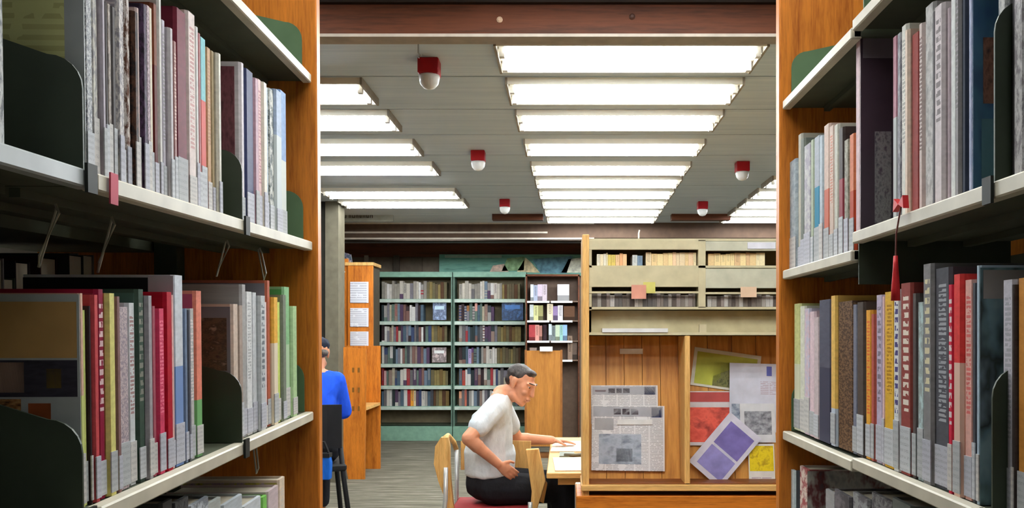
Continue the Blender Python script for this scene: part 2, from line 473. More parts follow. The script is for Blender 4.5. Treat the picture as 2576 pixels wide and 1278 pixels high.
# ---- left range: nominal heights at its far end
WL = {'top': UL.w_of(193, 0), 'up': UL.w_of(609, 0), 'low': UL.w_of(1035, 0)}
WL['bot'] = WL['low'] - 0.355
shl = []
for k, w in WL.items():
    shl.append((-0.905, -0.004, w, M_LIP))
    shl.append((-1.83, -0.912, w, M_LIPGREY if k == 'up' else M_LIP))
build_unit(UL, 'library_shelving', 'green steel library shelving with orange wooden end panel left of the aisle', shl, 0.016, [(-0.006, w, 0) for w in WL.values()], M_GREEN)
# ---- right range: the near bay hangs a little higher than the far one
WR = {'top': UR.w_of(255, 0), 'up': UR.w_of(681, 0), 'low': UR.w_of(1083, 0)}
WR['bot'] = WR['low'] - 0.35
AB = UR.a_of(2153)
WN = {'top': UR.w_of(50, AB), 'up': UR.w_of(584, AB), 'low': UR.w_of(1151, AB)}
WN['bot'] = WN['low'] - 0.35
shr = [(AB + 0.006, -0.004, w, M_LIP) for w in WR.values()] + [(-1.75, AB, w, M_LIP) for w in WN.values()]
build_unit(UR, 'library_shelving', 'green steel library shelving with orange wooden end panel right of the aisle', shr, 0.012, [(-0.006, w, 0) for w in WR.values()] + [(AB, WN['top'], 0)], M_GREEN)
for U, sd in ((UL, 'left'), (UR, 'right')):
    root = [o for o in COL.objects if o.get('category') == 'bookcase' and sd in o['label'].split()[-4:]][0]
    s = U.sx
    if sd == 'right': boxo('bay_end_plate', 0.004, 0.25, AB - 0.004, AB, WN['up'] - 0.085, WN['up'] - 0.015, M_DKGREEN, root)
    for a in (-0.03, -0.92, -1.80):
        boxo('upright_post', min(s * 0.255, s * 0.30), max(s * 0.255, s * 0.30), a - 0.02, a + 0.02, -0.06, 2.3, M_DKGREEN, root)
    # shelves of the far face of the range, seen through the gaps
    for w in (WL if sd == 'left' else WR).values():
        boxo('shelf', min(s * 0.305, s * 0.55), max(s * 0.305, s * 0.55), -1.83, -0.004, w - 0.024, w, M_UNDER, root)

# ---- books
M_PAGES = plain((206, 196, 174), 0.9)
M_CALLS = [printed(c, (120, 120, 128), 7.0, 1.0, 0.42, k, 'xz') for k, c in enumerate(((200, 202, 206), (192, 192, 202), (184, 186, 188), (206, 202, 198)))]
def book(U, a0, a1, v, w, h, d, cov, label, group, call=0.0, board=0.0022, pages=True, cat='book'):
    """spine faces the aisle; local x = along the shelf, y = into it, z = up"""
    th = max(0.004, a1 - a0 - 0.0006)
    if U.side == 'left': M = U.M @ Matrix.Translation((-v, (a0 + a1) / 2, w)) @ Matrix.Rotation(math.pi / 2, 4, 'Z')
    else: M = U.M @ Matrix.Translation((v, (a0 + a1) / 2, w)) @ Matrix.Rotation(-math.pi / 2, 4, 'Z')
    b = min(board, th * 0.3); t = th / 2; c = min(th * 0.25, 0.004)
    bm = bmesh.new()
    prism(bm, [(-t, c), (-t + c, 0), (t - c, 0), (t, c), (t, d), (t - b, d), (t - b, b + c), (-t + b, b + c), (-t + b, d), (-t, d)], 0, h)
    o = ob('book', bm, cov, None, M)
    tag(o, label, cat, group)
    if pages: boxo('page_block', -t + b, t - b, b + c, d - 0.004, 0.003, h - 0.004, M_PAGES, o)
    if call > 0: boxo('call_number_label', -t + c * 0.5, t - c * 0.5, -0.0012, 0.0002, 0.004, call * (0.75 + 0.5 * ((len(label) * 7 + int(h * 1e4)) % 10) / 10), M_CALLS[int(h * 1e5) % 4], o)
    return o
def art(o, near, d, h, th, items):
    """cover print on the board that faces the camera; items: (y0,y1,z0,z1 as fractions, material, name)"""
    x = near * (th / 2)
    for (y0, y1, z0, z1, m, nm) in items:
        k = 0.0006 if nm == 'cover_print' else 0.0012
        lo, hi = (x - k, x + 0.0001) if near < 0 else (x - 0.0001, x + k)
        boxo(nm, lo, hi, y0 * d, y1 * d, z0 * h, z1 * h, m, o)

def lift(c, g): return tuple(int(max(14, min(238, v * g))) for v in c)
def row(U, w, items, phrase, group, gain=1.0, seed=1, call=0.0, dep=(0.17, 0.21), end=-1):
    """items: (x0, x1, topY, c1, c2, style[, call]) in order; pixels are read off the spine plane"""
    rr = random.Random(seed); out = []
    n = len(items)
    for i, it in enumerate(items):
        x0, x1, ty, c1, c2, st = it[:6]
        v = 0.010 + rr.uniform(0, 0.006)
        aa, ab = sorted((U.a_of(x0, 0.012), U.a_of(x1, 0.012)))
        ww = w(ab) if callable(w) else w
        h = (U.w_of(ty, (aa + ab) / 2, 0.012) - ww) if ty is not None else 0.305 + rr.uniform(-0.01, 0.01)
        h = max(0.12, min(0.335, h))
        d = rr.uniform(*dep)
        cl = it[6] if len(it) > 6 else call
        m = spine(lift(c1, gain), lift(c2, gain) if c2 else None, st, i)
        k = n - 1 - i if end < 0 else i
        size = 'thick' if ab - aa > 0.035 else ('thin' if ab - aa < 0.018 else 'slim')
        lab = '%s %s book, %s from the end panel on %s' % (size, cname(lift(c1, gain)), ordn(k), phrase)
        o = book(U, aa, ab, v, ww, h, d, m, lab, group, cl)
        out.append((o, ab - aa - 0.0006, h, d))
    return out
def bookend(U, a, w, label, group, front=0.118, back=0.158, d1=0.15, flange=True, tilt=0):
    s = U.sx
    t = thing('bookend', label, 'bookend', M=U.M @ Matrix.Translation((0, a, w)), group=group)
    bm = bmesh.new(); prism(bm, [(s * p[0], p[1]) for p in plate_pts(front, back, -0.002, d1)], -0.0015, 0.0015, 'y')
    ob('upright_plate', bm, M_DKGREEN, t)
    boxo('foot_plate', min(0, s * d1), max(0, s * d1), 0.0015, 0.02, 0.0005, 0.0022, M_DKGREEN, t)
    if flange: boxo('lip_clip', min(s * -0.010, s * -0.0065), max(s * -0.010, s * -0.0065), -0.008, 0.012, -0.024, 0.006, plain((34, 36, 30), 0.6), t)
    return t

G = (120, 118, 116)
LU = [(222, 244, None, (205, 205, 205), (120, 122, 128), 'speck'), (244, 262, None, (214, 212, 200), (150, 148, 150), 'mottle'),
      (262, 272, None, (168, 160, 168), None, 'plain'), (272, 281, 15, (52, 42, 40), None, 'plain'), (281, 293, 20, (170, 158, 148), (110, 100, 96), 'mottle'),
      (293, 304, 28, (96, 92, 92), None, 'plain'), (304, 318, 10, (214, 208, 202), (140, 136, 140), 'mottle'), (318, 330, 4, (200, 196, 196), (120, 112, 112), 'speck'),
      (330, 343, 2, (206, 198, 192), (96, 66, 54), 'mottle'), (343, 356, 40, (84, 58, 46), (40, 34, 34), 'mottle'), (356, 364, 30, (206, 186, 182), None, 'plain'),
      (364, 378, 22, (82, 62, 86), (46, 38, 48), 'mottle'), (378, 390, 24, (196, 176, 182), (120, 100, 108), 'speck'), (390, 400, 30, (208, 198, 176), None, 'plain'),
      (400, 413, 20, (112, 60, 40), (86, 32, 28), 'band'), (413, 422, 8, (208, 204, 198), None, 'plain'), (422, 432, 60, (196, 190, 200), (160, 158, 160), 'text'),
      (432, 442, 80, (188, 182, 184), None, 'plain'), (442, 452, 112, (150, 112, 108), (190, 160, 150), 'text'), (452, 479, 36, (104, 40, 52), (84, 26, 36), 'plain'),
      (479, 500, 42, (212, 196, 190), (170, 130, 126), 'text'), (500, 508, 76, (206, 204, 200), None, 'plain'), (508, 516, 92, (150, 92, 92), None, 'plain'),
      (516, 532, 104, (120, 178, 184), (186, 84, 78), 'band'), (532, 544, 128, (178, 142, 108), (160, 118, 90), 'text'), (544, 553, 136, (150, 134, 104), None, 'plain'),
      (553, 562, 142, (206, 202, 188), None, 'plain')]
LU2 = [(617, 626, 165, (206, 198, 200), None, 'plain'), (626, 645, 184, (62, 66, 98), (48, 50, 72), 'plain'), (645, 655, 204, (166, 134, 146), None, 'plain'),
       (655, 665, 206, (204, 172, 170), (166, 120, 126), 'text'), (665, 675, 214, (214, 206, 192), None, 'plain'), (675, 685, 224, (168, 178, 188), None, 'plain'),
       (685, 697, 230, (190, 190, 184), (84, 90, 90), 'mottle'), (697, 712, 234, (150, 164, 186), (186, 192, 192), 'band'), (712, 728, 236, (124, 148, 184), (196, 200, 194), 'band')]
r1 = row(UL, WL['up'], LU + LU2, 'the upper left shelf', 'books on the upper left shelf', 1.08, 3, 0.055)
ol = r1[0]
art(ol[0], -1, ol[3], ol[2], ol[1], [(0.03, 0.97, 0.02, 0.98, printed((216, 214, 146), (176, 168, 108), 26.0, 1.0, 0.75, 2, 'yz'), 'cover_print'), (0.0, 0.11, 0.02, 0.98, plain((176, 178, 176), 0.3), 'plastic_edge')])
pl = r1[27]
art(pl[0], -1, pl[3], pl[2], pl[1], [(0.05, 0.5, 0.02, 0.97, blotch([(92, 44, 54), (128, 72, 80), (80, 40, 48)], 9, 4), 'cover_print'), (0.5, 0.98, 0.02, 0.97, plain((104, 104, 108), 0.4), 'back_print')])
# second bay: white book at the very edge of the view
row(UL, WL['up'], [(-60, -34, None, (150, 150, 152), None, 'plain'), (-34, -8, None, (90, 84, 92), (160, 150, 160), 'mottle'), (-8, 22, None, (196, 196, 194), (120, 122, 126), 'mottle')],
    'the near left shelf', 'books at the near end of the upper left shelf', 1.05, 5)
bookend(UL, -0.925, WL['up'], 'dark green steel bookend before the olive book on the upper left shelf', 'bookends')
bookend(UL, UL.a_of(610), WL['up'], 'dark green steel bookend before the plaid book on the upper left shelf', 'bookends', 0.112, 0.15)

LL = [(203, 214, 738, (196, 160, 140), (186, 192, 120), 'band'), (214, 226, 780, (190, 196, 118), None, 'plain'), (226, 233, 770, (54, 42, 44), None, 'plain'), (233, 249, 742, (176, 70, 74), None, 'plain'),
      (249, 269, 728, (132, 34, 58), (216, 180, 180), 'bigtext'), (269, 290, 738, (206, 198, 122), (196, 190, 186), 'plain'), (290, 302, 746, (124, 94, 92), None, 'plain'), (302, 330, 772, (188, 172, 174), (140, 128, 136), 'speck'),
      (330, 350, 762, (196, 198, 200), (150, 120, 120), 'text'), (350, 369, 728, (62, 78, 68), (120, 120, 112), 'bigtext'), (369, 384, 744, (146, 142, 146), None, 'plain'), (384, 396, 770, (150, 80, 92), None, 'plain'),
      (396, 414, 776, (190, 62, 92), (214, 110, 130), 'text'), (414, 432, 735, (162, 28, 44), None, 'plain'), (432, 440, 742, (214, 166, 162), None, 'plain'), (440, 465, 693, (196, 200, 206), (110, 134, 178), 'band'),
      (465, 475, 776, (104, 118, 142), None, 'plain'), (475, 483, 780, (90, 90, 98), None, 'plain'), (483, 497, 776, (170, 168, 166), (200, 190, 188), 'text'), (497, 515, 732, (200, 118, 100), (104, 152, 98), 'bandlow'),
      (585, 600, 765, (188, 170, 156), None, 'plain'), (600, 612, 768, (150, 134, 124), None, 'plain'), (612, 624, 716, (150, 148, 148), None, 'plain'), (624, 640, 734, (204, 204, 204), (160, 160, 162), 'text'),
      (640, 652, 736, (190, 192, 194), None, 'plain'), (652, 666, 744, (178, 180, 182), (100, 104, 110), 'bigtext'), (666, 677, 760, (206, 186, 186), None, 'plain'), (677, 686, 706, (160, 88, 68), None, 'plain'),
      (686, 698, 748, (230, 160, 70), (226, 196, 172), 'band'), (698, 709, 760, (186, 198, 108), None, 'plain'), (709, 719, 742, (110, 116, 104), None, 'plain'), (719, 734, 722, (128, 170, 128), (160, 184, 152), 'band'), (734, 746, 770, (160, 186, 142), None, 'plain')]
r2 = row(UL, WL['low'], LL, 'the lower left shelf', 'books on the lower left shelf', 1.14, 11, 0.05)
ck = r2[0]
CD = ck[3]
art(ck[0], -1, CD, ck[2], ck[1], [(0.0, 1.0, 0.0, 0.995, plain((190, 192, 190), 0.4), 'cover_print'), (0.015, 1.0, 0.70, 0.96, plain((206, 160, 98), 0.5), 'title_field'),
     (0.015, 1.0, 0.52, 0.69, blotch([(44, 40, 52), (60, 54, 66), (40, 36, 44)], 4, 2), 'photo_strip'), (0.10, 0.18, 0.56, 0.65, plain((206, 168, 66), 0.5, var=0.2), 'yellow_fruit'),
     (0.30, 0.44, 0.54, 0.68, plain((196, 160, 140), 0.5, var=0.2), 'face_picture'), (0.32, 0.62, 0.40, 0.51, blotch([(70, 40, 24), (176, 120, 70), (216, 170, 110)], 6, 5), 'food_picture'),
     (0.16, 0.28, 0.40, 0.49, plain((190, 98, 50), 0.5, var=0.25), 'tomato_picture')])
dk = r2[20]
art(dk[0], -1, dk[3], dk[2], dk[1], [(0.02, 0.98, 0.0, 0.98, plain((122, 124, 130), 0.4), 'cover_print'), (0.05, 0.95, 0.52, 0.9, blotch([(60, 44, 36), (98, 82, 62), (64, 56, 42), (150, 130, 110)], 8, 6), 'photo_picture'), (0.05, 0.95, 0.45, 0.5, plain((58, 56, 62), 0.4), 'dark_band')])
for idx, c in ((4, (150, 44, 66)), (12, (196, 30, 110)), (19, (182, 66, 96)), (27, (130, 126, 134)), (31, (84, 160, 90)), (9, (70, 100, 90))):
    b_ = r2[idx]; art(b_[0], -1, b_[3], b_[2], b_[1], [(0.02, 0.98, 0.02, 0.98, plain(c, 0.4), 'cover_print')])
b_ = r2[15]; art(b_[0], -1, b_[3], b_[2], b_[1], [(0.0, 0.17, 0.02, 0.995, plain((196, 192, 200), 0.4), 'cover_print'), (0.17, 1.0, 0.02, 0.985, plain((26, 26, 30), 0.35), 'dark_cover_print')])
bookend(UL, UL.a_of(200), WL['low'], 'large dark green bookend before the cookbook on the lower left shelf', 'bookends', 0.098, 0.135)
bookend(UL, UL.a_of(604), WL['low'], 'dark green bookend in the middle of the lower left shelf', 'bookends', 0.115, 0.15)
# shelf below: a few tops
LB = [(400, 430, 1262, (70, 72, 72), None, 'plain'), (430, 470, 1258, (96, 98, 98), (60, 60, 64), 'mottle'), (470, 520, 1262, (196, 200, 206), (120, 124, 130), 'mottle'), (520, 560, 1262, (180, 184, 180), None, 'plain'), (560, 610, 1258, (190, 196, 200), (120, 140, 160), 'text'),
      (610, 655, 1262, (204, 208, 210), None, 'plain'), (655, 668, 1250, (120, 180, 90), None, 'plain'), (668, 696, 1230, (196, 178, 180), None, 'plain'), (696, 712, 1204, (214, 196, 176), (200, 190, 180), 'text')]
r3 = row(UL, WL['bot'], LB, 'the bottom left shelf', 'books on the bottom left shelf', 1.1, 8)
b_ = r3[-1]; art(b_[0], -1, b_[3], b_[2], b_[1], [(0.02, 0.98, 0.02, 0.98, blotch([(96, 70, 56), (176, 150, 170), (190, 180, 70), (110, 90, 80)], 6, 9), 'cover_print')])
# books of the far face of the left range, seen between shelves
rr = random.Random(21)
for key, nm in (('low', 'lower'),):
    a = -1.3; i = 0
    cols = [(60, 36, 36), (52, 54, 54), (120, 116, 112), (44, 42, 44), (100, 86, 60), (60, 62, 78), (96, 84, 70), (130, 128, 130), (70, 78, 66), (48, 44, 48)]
    while a < -0.16:
        th = rr.uniform(0.035, 0.06); h = rr.uniform(0.25, 0.315)
        c = cols[i % len(cols)]
        M = UL.M @ Matrix.Translation((-0.53, a + th / 2, WL[key])) @ Matrix.Rotation(-math.pi / 2, 4, 'Z')
        bm = bmesh.new(); t = th / 2 - 0.001; d = rr.uniform(0.17, 0.2)
        prism(bm, [(-t, 0), (t, 0), (t, d), (t - 0.003, d), (t - 0.003, 0.005), (-t + 0.003, 0.005), (-t + 0.003, d), (-t, d)], 0, h)
        o = ob('book', bm, spine(c, None, 'plain', i), None, M)
        tag(o, '%s book, %s of the dark row behind the lower left shelf' % (cname(c), ordn(i)), 'book', 'books on the far side of the left range')
        boxo('page_block', -t + 0.003, t - 0.003, 0.005, d - 0.003, 0.003, h - 0.003, M_PAGES, o)
        a += th + (rr.uniform(0.02, 0.07) if rr.random() < 0.2 else 0); i += 1
# wire book supports hanging below the shelf
def wire(px, py0, py1, v0, lab, w, dx=0.0):
    a = UL.a_of(px, v0)
    top = UL.wp(a, v0, w - 0.026); 
    dz = (py1 - py0) / F * top.y
    bm = bmesh.new()
    tube(bm, [top, top + Vector((0.004, 0, -0.01)), top + Vector((dx, 0.0, -dz)), top + Vector((dx - 0.008, 0.012, -dz - 0.012)), top + Vector((-0.01, 0.02, 0))], 0.0016, 6)
    tag(ob('wire_book_support', bm, plain((168, 166, 150), 0.35, 0.5), None), lab, 'book support', 'wire book supports')
wire(145, 540, 670, 0.07, 'bent wire book support nearest the left frame edge under upper shelf', WL['up'], -0.018)
wire(285, 575, 690, 0.07, 'thin wire book support above the red books under upper left shelf', WL['up'], -0.016)
wire(573, 628, 700, 0.05, 'thin wire book support above the dark patterned book, left shelf', WL['up'], -0.014)
wire(655, 636, 700, 0.05, 'thin wire book support nearest the end panel under upper left shelf', WL['up'], 0.012)
wire(637, 1142, 1210, 0.04, 'thin wire book support under the lower left shelf', WL['low'], 0.008)
# red paper slip over the left lip
p = UL.wp(UL.a_of(271), -0.008, WL['up'])
tag(boxo('paper_slip', p.x, p.x + 0.002, p.y - 0.008, p.y + 0.008, p.z - 0.03, p.z + 0.004, plain((190, 70, 90), 0.6)), 'small pink red paper slip hanging over the upper left shelf lip', 'paper slip')

# ---- right range
RN = [(2150, 2163, 74, (206, 180, 184), (170, 176, 178), 'plain'), (2238, 2251, 92, (160, 110, 124), (170, 172, 172), 'band'), (2251, 2263, 84, (110, 108, 118), (150, 150, 154), 'mottle'), (2263, 2278, 64, (214, 212, 202), (160, 156, 150), 'text'),
      (2278, 2288, 76, (222, 200, 182), None, 'plain'), (2288, 2308, 84, (142, 62, 58), (106, 40, 40), 'plain'), (2308, 2320, 60, (196, 178, 174), (120, 96, 92), 'text'), (2320, 2344, 12, (190, 188, 186), (150, 148, 146), 'mottle'),
      (2344, 2352, 30, (74, 70, 74), None, 'plain'), (2352, 2375, 14, (206, 196, 198), (120, 110, 112), 'bigtext'), (2375, 2385, 20, (180, 164, 172), None, 'plain'), (2385, 2402, None, (222, 224, 222), None, 'plain'),
      (2402, 2415, None, (140, 136, 138), (110, 106, 108), 'text'), (2415, 2427, None, (50, 56, 72), None, 'plain'), (2427, 2440, None, (176, 180, 204), (140, 150, 180), 'mottle'),
      (2510, 2535, None, (196, 196, 192), (130, 132, 134), 'mottle'), (2535, 2551, None, (84, 82, 84), None, 'plain'), (2551, 2580, None, (200, 198, 198), (140, 134, 138), 'mottle'), (2580, 2640, None, (160, 160, 162), None, 'plain')]
r4 = row(UR, WN['up'], RN, 'the near upper right shelf', 'books on the near upper right shelf', 1.04, 17, 0.0, (0.17, 0.2), 1)
pb = r4[0]
MB_ = [(0.0, 1.0, 0.0, 0.99, plain((76, 62, 72), 0.25), 'cover_print'), (0.02, 0.5, 0.86, 0.96, plain((120, 112, 118), 0.3), 'title_strip'), (0.12, 0.26, 0.05, 0.5, blotch([(90, 74, 88), (150, 146, 146), (84, 78, 90)], 3, 3, stretch=(1, 1, 4)), 'figure_picture')]
art(pb[0], 1, pb[3], pb[2], pb[1], MB_)
bl = r4[14]
art(bl[0], 1, bl[3], bl[2], bl[1], [(0.0, 1.0, 0.0, 0.99, blotch([(44, 76, 128), (66, 110, 140), (50, 60, 110)], 2.5, 8), 'cover_print'), (0.06, 0.26, 0.36, 0.62, blotch([(92, 52, 44), (140, 96, 78), (70, 44, 40)], 4, 2), 'figure_picture'), (0.05, 0.3, 0.04, 0.3, plain((86, 126, 140), 0.4), 'lower_print')])
bookend(UR, UR.a_of(2506), WN['up'], 'dark green bookend seen edge on beside the blue cover, upper right shelf', 'bookends', 0.20, 0.22, 0.12)
RF = [(2146, 2133, 338, (206, 120, 84), (176, 70, 44), 'band'), (2133, 2121, 352, (170, 164, 148), (130, 124, 110), 'mottle'), (2121, 2109, 322, (70, 60, 58), (140, 60, 70), 'band'), (2109, 2098, 314, (206, 204, 190), None, 'plain'),
      (2098, 2086, 317, (214, 190, 176), (196, 130, 110), 'text'), (2086, 2072, 314, (216, 190, 176), (196, 108, 86), 'band'), (2072, 2062, 342, (186, 198, 208), None, 'plain'), (2062, 2048, 344, (176, 182, 192), (34, 128, 162), 'band'),
      (2048, 2040, 352, (176, 186, 164), None, 'plain'), (2040, 2023, 364, (206, 206, 204), (170, 164, 176), 'mottle'), (2023, 2013, 350, (120, 126, 118), None, 'plain'), (2013, 2004, 338, (204, 198, 184), None, 'plain'), (2004, 1987, 404, (190, 200, 206), (160, 170, 180), 'mottle')]
row(UR, WR['up'], RF, 'the far upper right shelf', 'books on the far upper right shelf', 0.98, 19, 0.06, (0.16, 0.19))
RL = [(1993, 2008, 764, (196, 200, 140), (204, 206, 180), 'band'), (2008, 2021, 770, (206, 206, 190), None, 'plain'), (2021, 2035, 776, (200, 178, 186), (180, 176, 190), 'mottle'), (2035, 2048, 784, (206, 182, 188), None, 'plain'), (2048, 2061, 798, (186, 170, 172), None, 'plain'),
      (2061, 2090, 754, (78, 78, 92), (60, 60, 76), 'band', 0), (2092, 2105, 744, (212, 168, 92), (170, 178, 190), 'bandlow'), (2105, 2143, 758, (112, 86, 62), (66, 48, 38), 'speck', 0), (2143, 2155, 766, (110, 112, 126), None, 'plain'), (2155, 2173, 760, (78, 68, 64), (96, 92, 92), 'plain'),
      (2173, 2187, 780, (220, 152, 62), (200, 104, 56), 'text'), (2187, 2197, 790, (164, 84, 74), None, 'plain'), (2197, 2214, 742, (178, 166, 186), (120, 112, 126), 'bigtext'), (2214, 2222, 746, (206, 176, 178), None, 'plain'), (2222, 2247, 734, (204, 160, 58), (160, 116, 30), 'text'),
      (2247, 2263, 728, (214, 208, 210), (70, 64, 110), 'bigtext'), (2263, 2291, 712, (132, 66, 60), (232, 196, 184), 'bigtext'), (2291, 2304, 738, (84, 76, 74), None, 'plain'), (2304, 2322, 760, (176, 196, 196), (140, 150, 150), 'mottle'), (2322, 2346, 664, (122, 120, 122), (200, 190, 160), 'bigtext'),
      (2346, 2384, 674, (82, 82, 88), (150, 152, 158), 'text'), (2386, 2400, 716, (184, 44, 66), (228, 190, 190), 'bigtext'), (2400, 2422, 690, (200, 62, 60), (206, 172, 156), 'band'), (2422, 2445, 704, (216, 160, 150), (190, 100, 96), 'text'), (2445, 2456, 712, (70, 70, 76), None, 'plain'),
      (2456, 2466, 668, (160, 176, 190), None, 'plain'), (2514, 2545, 704, (178, 174, 182), (150, 148, 156), 'text'), (2545, 2552, 716, (70, 62, 60), None, 'plain'), (2552, 2600, 698, (176, 120, 58), None, 'plain')]
r5 = row(UR, WN['low'] + 0.0, RL, 'the lower right shelf', 'books on the lower right shelf', 1.15, 23, 0.062, (0.16, 0.2), 1)
tb = r5[25]
art(tb[0], 1, tb[3], tb[2], tb[1], [(0.0, 1.0, 0.0, 0.99, blotch([(140, 168, 172), (110, 140, 146), (50, 60, 56), (130, 150, 160)], 3.0, 4), 'cover_print'), (0.02, 1.0, 0.86, 0.98, plain((150, 142, 136), 0.4), 'title_strip')])
bookend(UR, UR.a_of(2500), WN['low'], 'tall dark green bookend seen edge on, lower right shelf', 'bookends', 0.165, 0.19, 0.13)
RB = [(1985, 1998, 1182, (196, 206, 214), None, 'plain'), (1998, 2010, 1186, (52, 58, 62), None, 'plain'), (2010, 2030, 1176, (206, 190, 180), (150, 80, 80), 'mottle'), (2075, 2100, 1236, (150, 148, 148), None, 'plain'), (2100, 2140, 1240, (110, 104, 108), (80, 78, 80), 'mottle'), (2145, 2185, 1246, (150, 150, 152), (100, 96, 100), 'mottle'), (2185, 2240, 1250, (96, 92, 96), (140, 140, 140), 'mottle'), (2240, 2290, 1262, (120, 124, 120), None, 'plain')]
r6 = row(UR, WN['bot'], RB, 'the bottom right shelf', 'books on the bottom right shelf', 1.15, 29, 0.0, (0.17, 0.2), 1)
b_ = r6[2]; art(b_[0], 1, b_[3], b_[2], b_[1], [(0.0, 1.0, 0.0, 0.99, blotch([(150, 146, 142), (196, 190, 180), (120, 60, 60), (90, 84, 86)], 5, 12), 'cover_print')])
# red bow and tassel on the near upper right lip
t = thing('ribbon_bookmark', 'red ribbon bow with long tassel hanging under the upper right shelf', 'ribbon', UR.wp(UR.a_of(2288), -0.012, WN['up'] + 0.012))
MR = plain((206, 40, 44), 0.5)
bm = bmesh.new()
for sgn in (-1, 1): prism(bm, [(0, 0), (sgn * 0.016, 0.010), (sgn * 0.019, -0.008)], -0.004, 0.004, 'x')
ob('bow', bm, MR, t)
bm = bmesh.new(); tube(bm, [(0, 0, -0.004), (-0.004, 0.006, -0.04), (-0.004, 0.008, -0.075)], 0.0012, 6); ob('cord', bm, plain((120, 60, 54), 0.6), t)
bm = bmesh.new(); lathe(bm, [(0.003, 0), (0.004, -0.02), (0.006, -0.045), (0.0065, -0.062)], 10, (-0.004, 0.008, -0.07)); ob('tassel', bm, MR, t, smooth=True)
# ------------------------------------------------------------------ green steel stacks at the back
YB = 12.2
def bz(py): return Zp(py, YB)
def bX(px): return Xp(px, YB)
ROWY = [752, 808, 860, 915, 970, 1022]
PAL = [(196, 190, 182), (150, 146, 142), (104, 100, 102), (70, 72, 78), (60, 48, 50), (120, 90, 84), (80, 96, 110), (64, 74, 104), (170, 160, 140), (120, 116, 124), (150, 60, 64), (96, 112, 104), (206, 202, 198), (84, 66, 88), (140, 120, 110), (110, 124, 140), (52, 60, 62)]
def green_bay(x0, x1, nm, first):
    t = thing('steel_bookcase', 'pale green steel bookcase with six rows of books, %s of two at the back' % nm, 'bookcase', (0, YB, 0))
    boxo('back_panel', x0, x1, 0.30, 0.315, 0.05, bz(690), plain((122, 110, 84), 0.7), t)
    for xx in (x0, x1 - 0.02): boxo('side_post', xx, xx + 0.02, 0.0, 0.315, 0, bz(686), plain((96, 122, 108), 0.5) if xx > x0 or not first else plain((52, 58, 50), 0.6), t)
    boxo('canopy_top', x0, x1, -0.02, 0.32, bz(697), bz(684), M_MINT, t)
    for py in ROWY:
        sh = boxo('shelf', x0 + 0.02, x1 - 0.02, 0.0, 0.30, bz(py + 4), bz(py), M_MINT, t)
        boxo('shelf_lip', x0 + 0.02, x1 - 0.02, -0.012, 0.0, bz(py + 9), bz(py + 1), M_MINTLIP, sh)
    boxo('base_plinth', x0, x1, -0.03, 0.30, 0.0, bz(1072), M_MINT, t)
    boxo('base_shelf', x0 + 0.02, x1 - 0.02, 0.02, 0.3, bz(1070), bz(1068), M_DKGREEN, t)
    return t
rr = random.Random(5)
far_bm = bmesh.new(); far_mats = []
SPECIAL = {(0, 5): {9: (170, 40, 48), 10: (230, 160, 60), 11: (222, 200, 160)}, (0, 4): {0: (130, 40, 46), 1: (190, 150, 150)}, (0, 0): {}, (1, 1): {6: (206, 150, 140), 3: (150, 104, 66)}, (1, 3): {3: (176, 160, 200), 4: (96, 70, 110)}, (1, 5): {0: (206, 150, 120), 2: (196, 110, 90)}, (1, 4): {1: (170, 70, 60), 2: (214, 210, 206)}}
FILL = {(0, 0): 1072, (0, 1): 1058, (0, 2): 1082, (0, 3): 1078, (0, 4): 1078, (0, 5): 1088, (1, 0): 1262, (1, 1): 1240, (1, 2): 1250, (1, 3): 1246, (1, 4): 1300, (1, 5): 1300}
for bay, (pa, pb_) in enumerate(((945, 1138), (1140, 1324))):
    nm = 'left' if bay == 0 else 'right'
    green_bay(bX(pa), bX(pb_), nm, bay == 0)
    for r_, py in enumerate(ROWY):
        x = bX(pa + 14); xe = bX(FILL[(bay, r_)]); i = 0
        while x < xe:
            w = rr.uniform(0.028, 0.05); h = rr.uniform(0.20, 0.255)
            c = SPECIAL.get((bay, r_), {}).get(i)
            if c is None:
                c = rr.choice(PAL)
                if r_ == 0: c = lift(c, 1.0) if sum(c) > 330 else lift((190, 182, 170), rr.uniform(0.7, 1.05))
            d = rr.uniform(0.15, 0.19)
            m_ = spine(c, rr.choice(PAL), rr.choice(('plain', 'text', 'bandlow', 'band')), i)
            if w < 0.0435 and i not in SPECIAL.get((bay, r_), {}):
                # the smallest of the far books stay together
                if m_ not in far_mats: far_mats.append(m_)
                n0 = len(far_bm.faces); y_ = YB + 0.02 + rr.uniform(0, 0.02)
                bx(far_bm, x, x + w - 0.002, y_, y_ + d, bz(py), bz(py) + h)
                far_bm.faces.ensure_lookup_table()
                for f_ in far_bm.faces[n0:]: f_.material_index = far_mats.index(m_)
                x += w; i += 1; continue
            bm = bmesh.new(); bx(bm, 0, w - 0.002, 0, d, 0, h)
            o = ob('book', bm, m_, None, Matrix.Translation((x, YB + 0.02 + rr.uniform(0, 0.02), bz(py))))
            tag(o, '%s book, %s from left, %s shelf of the %s green bookcase' % (cname(c), ordn(i), ordn(r_), nm), 'book', 'books in the green bookcases')
            x += w; i += 1
        # brown bindings to the end of the shelf
        while x < bX(pb_ - 8) - 0.05:
            w = rr.uniform(0.03, 0.05); c = rr.choice([(112, 92, 58), (132, 116, 76), (96, 84, 66), (104, 96, 72), (86, 62, 46)])
            if (bay, r_) in ((0, 1), (0, 3), (1, 1)) and rr.random() < 2: break
            m_ = spine(c, None, 'plain', i)
            if m_ not in far_mats: far_mats.append(m_)
            n0 = len(far_bm.faces); bx(far_bm, x, x + w - 0.002, YB + 0.05, YB + 0.22, bz(py), bz(py) + rr.uniform(0.2, 0.24))
            far_bm.faces.ensure_lookup_table()
            for f_ in far_bm.faces[n0:]: f_.material_index = far_mats.index(m_)
            x += w; i += 1
fo = ob('distant_books', far_bm, far_mats[0])
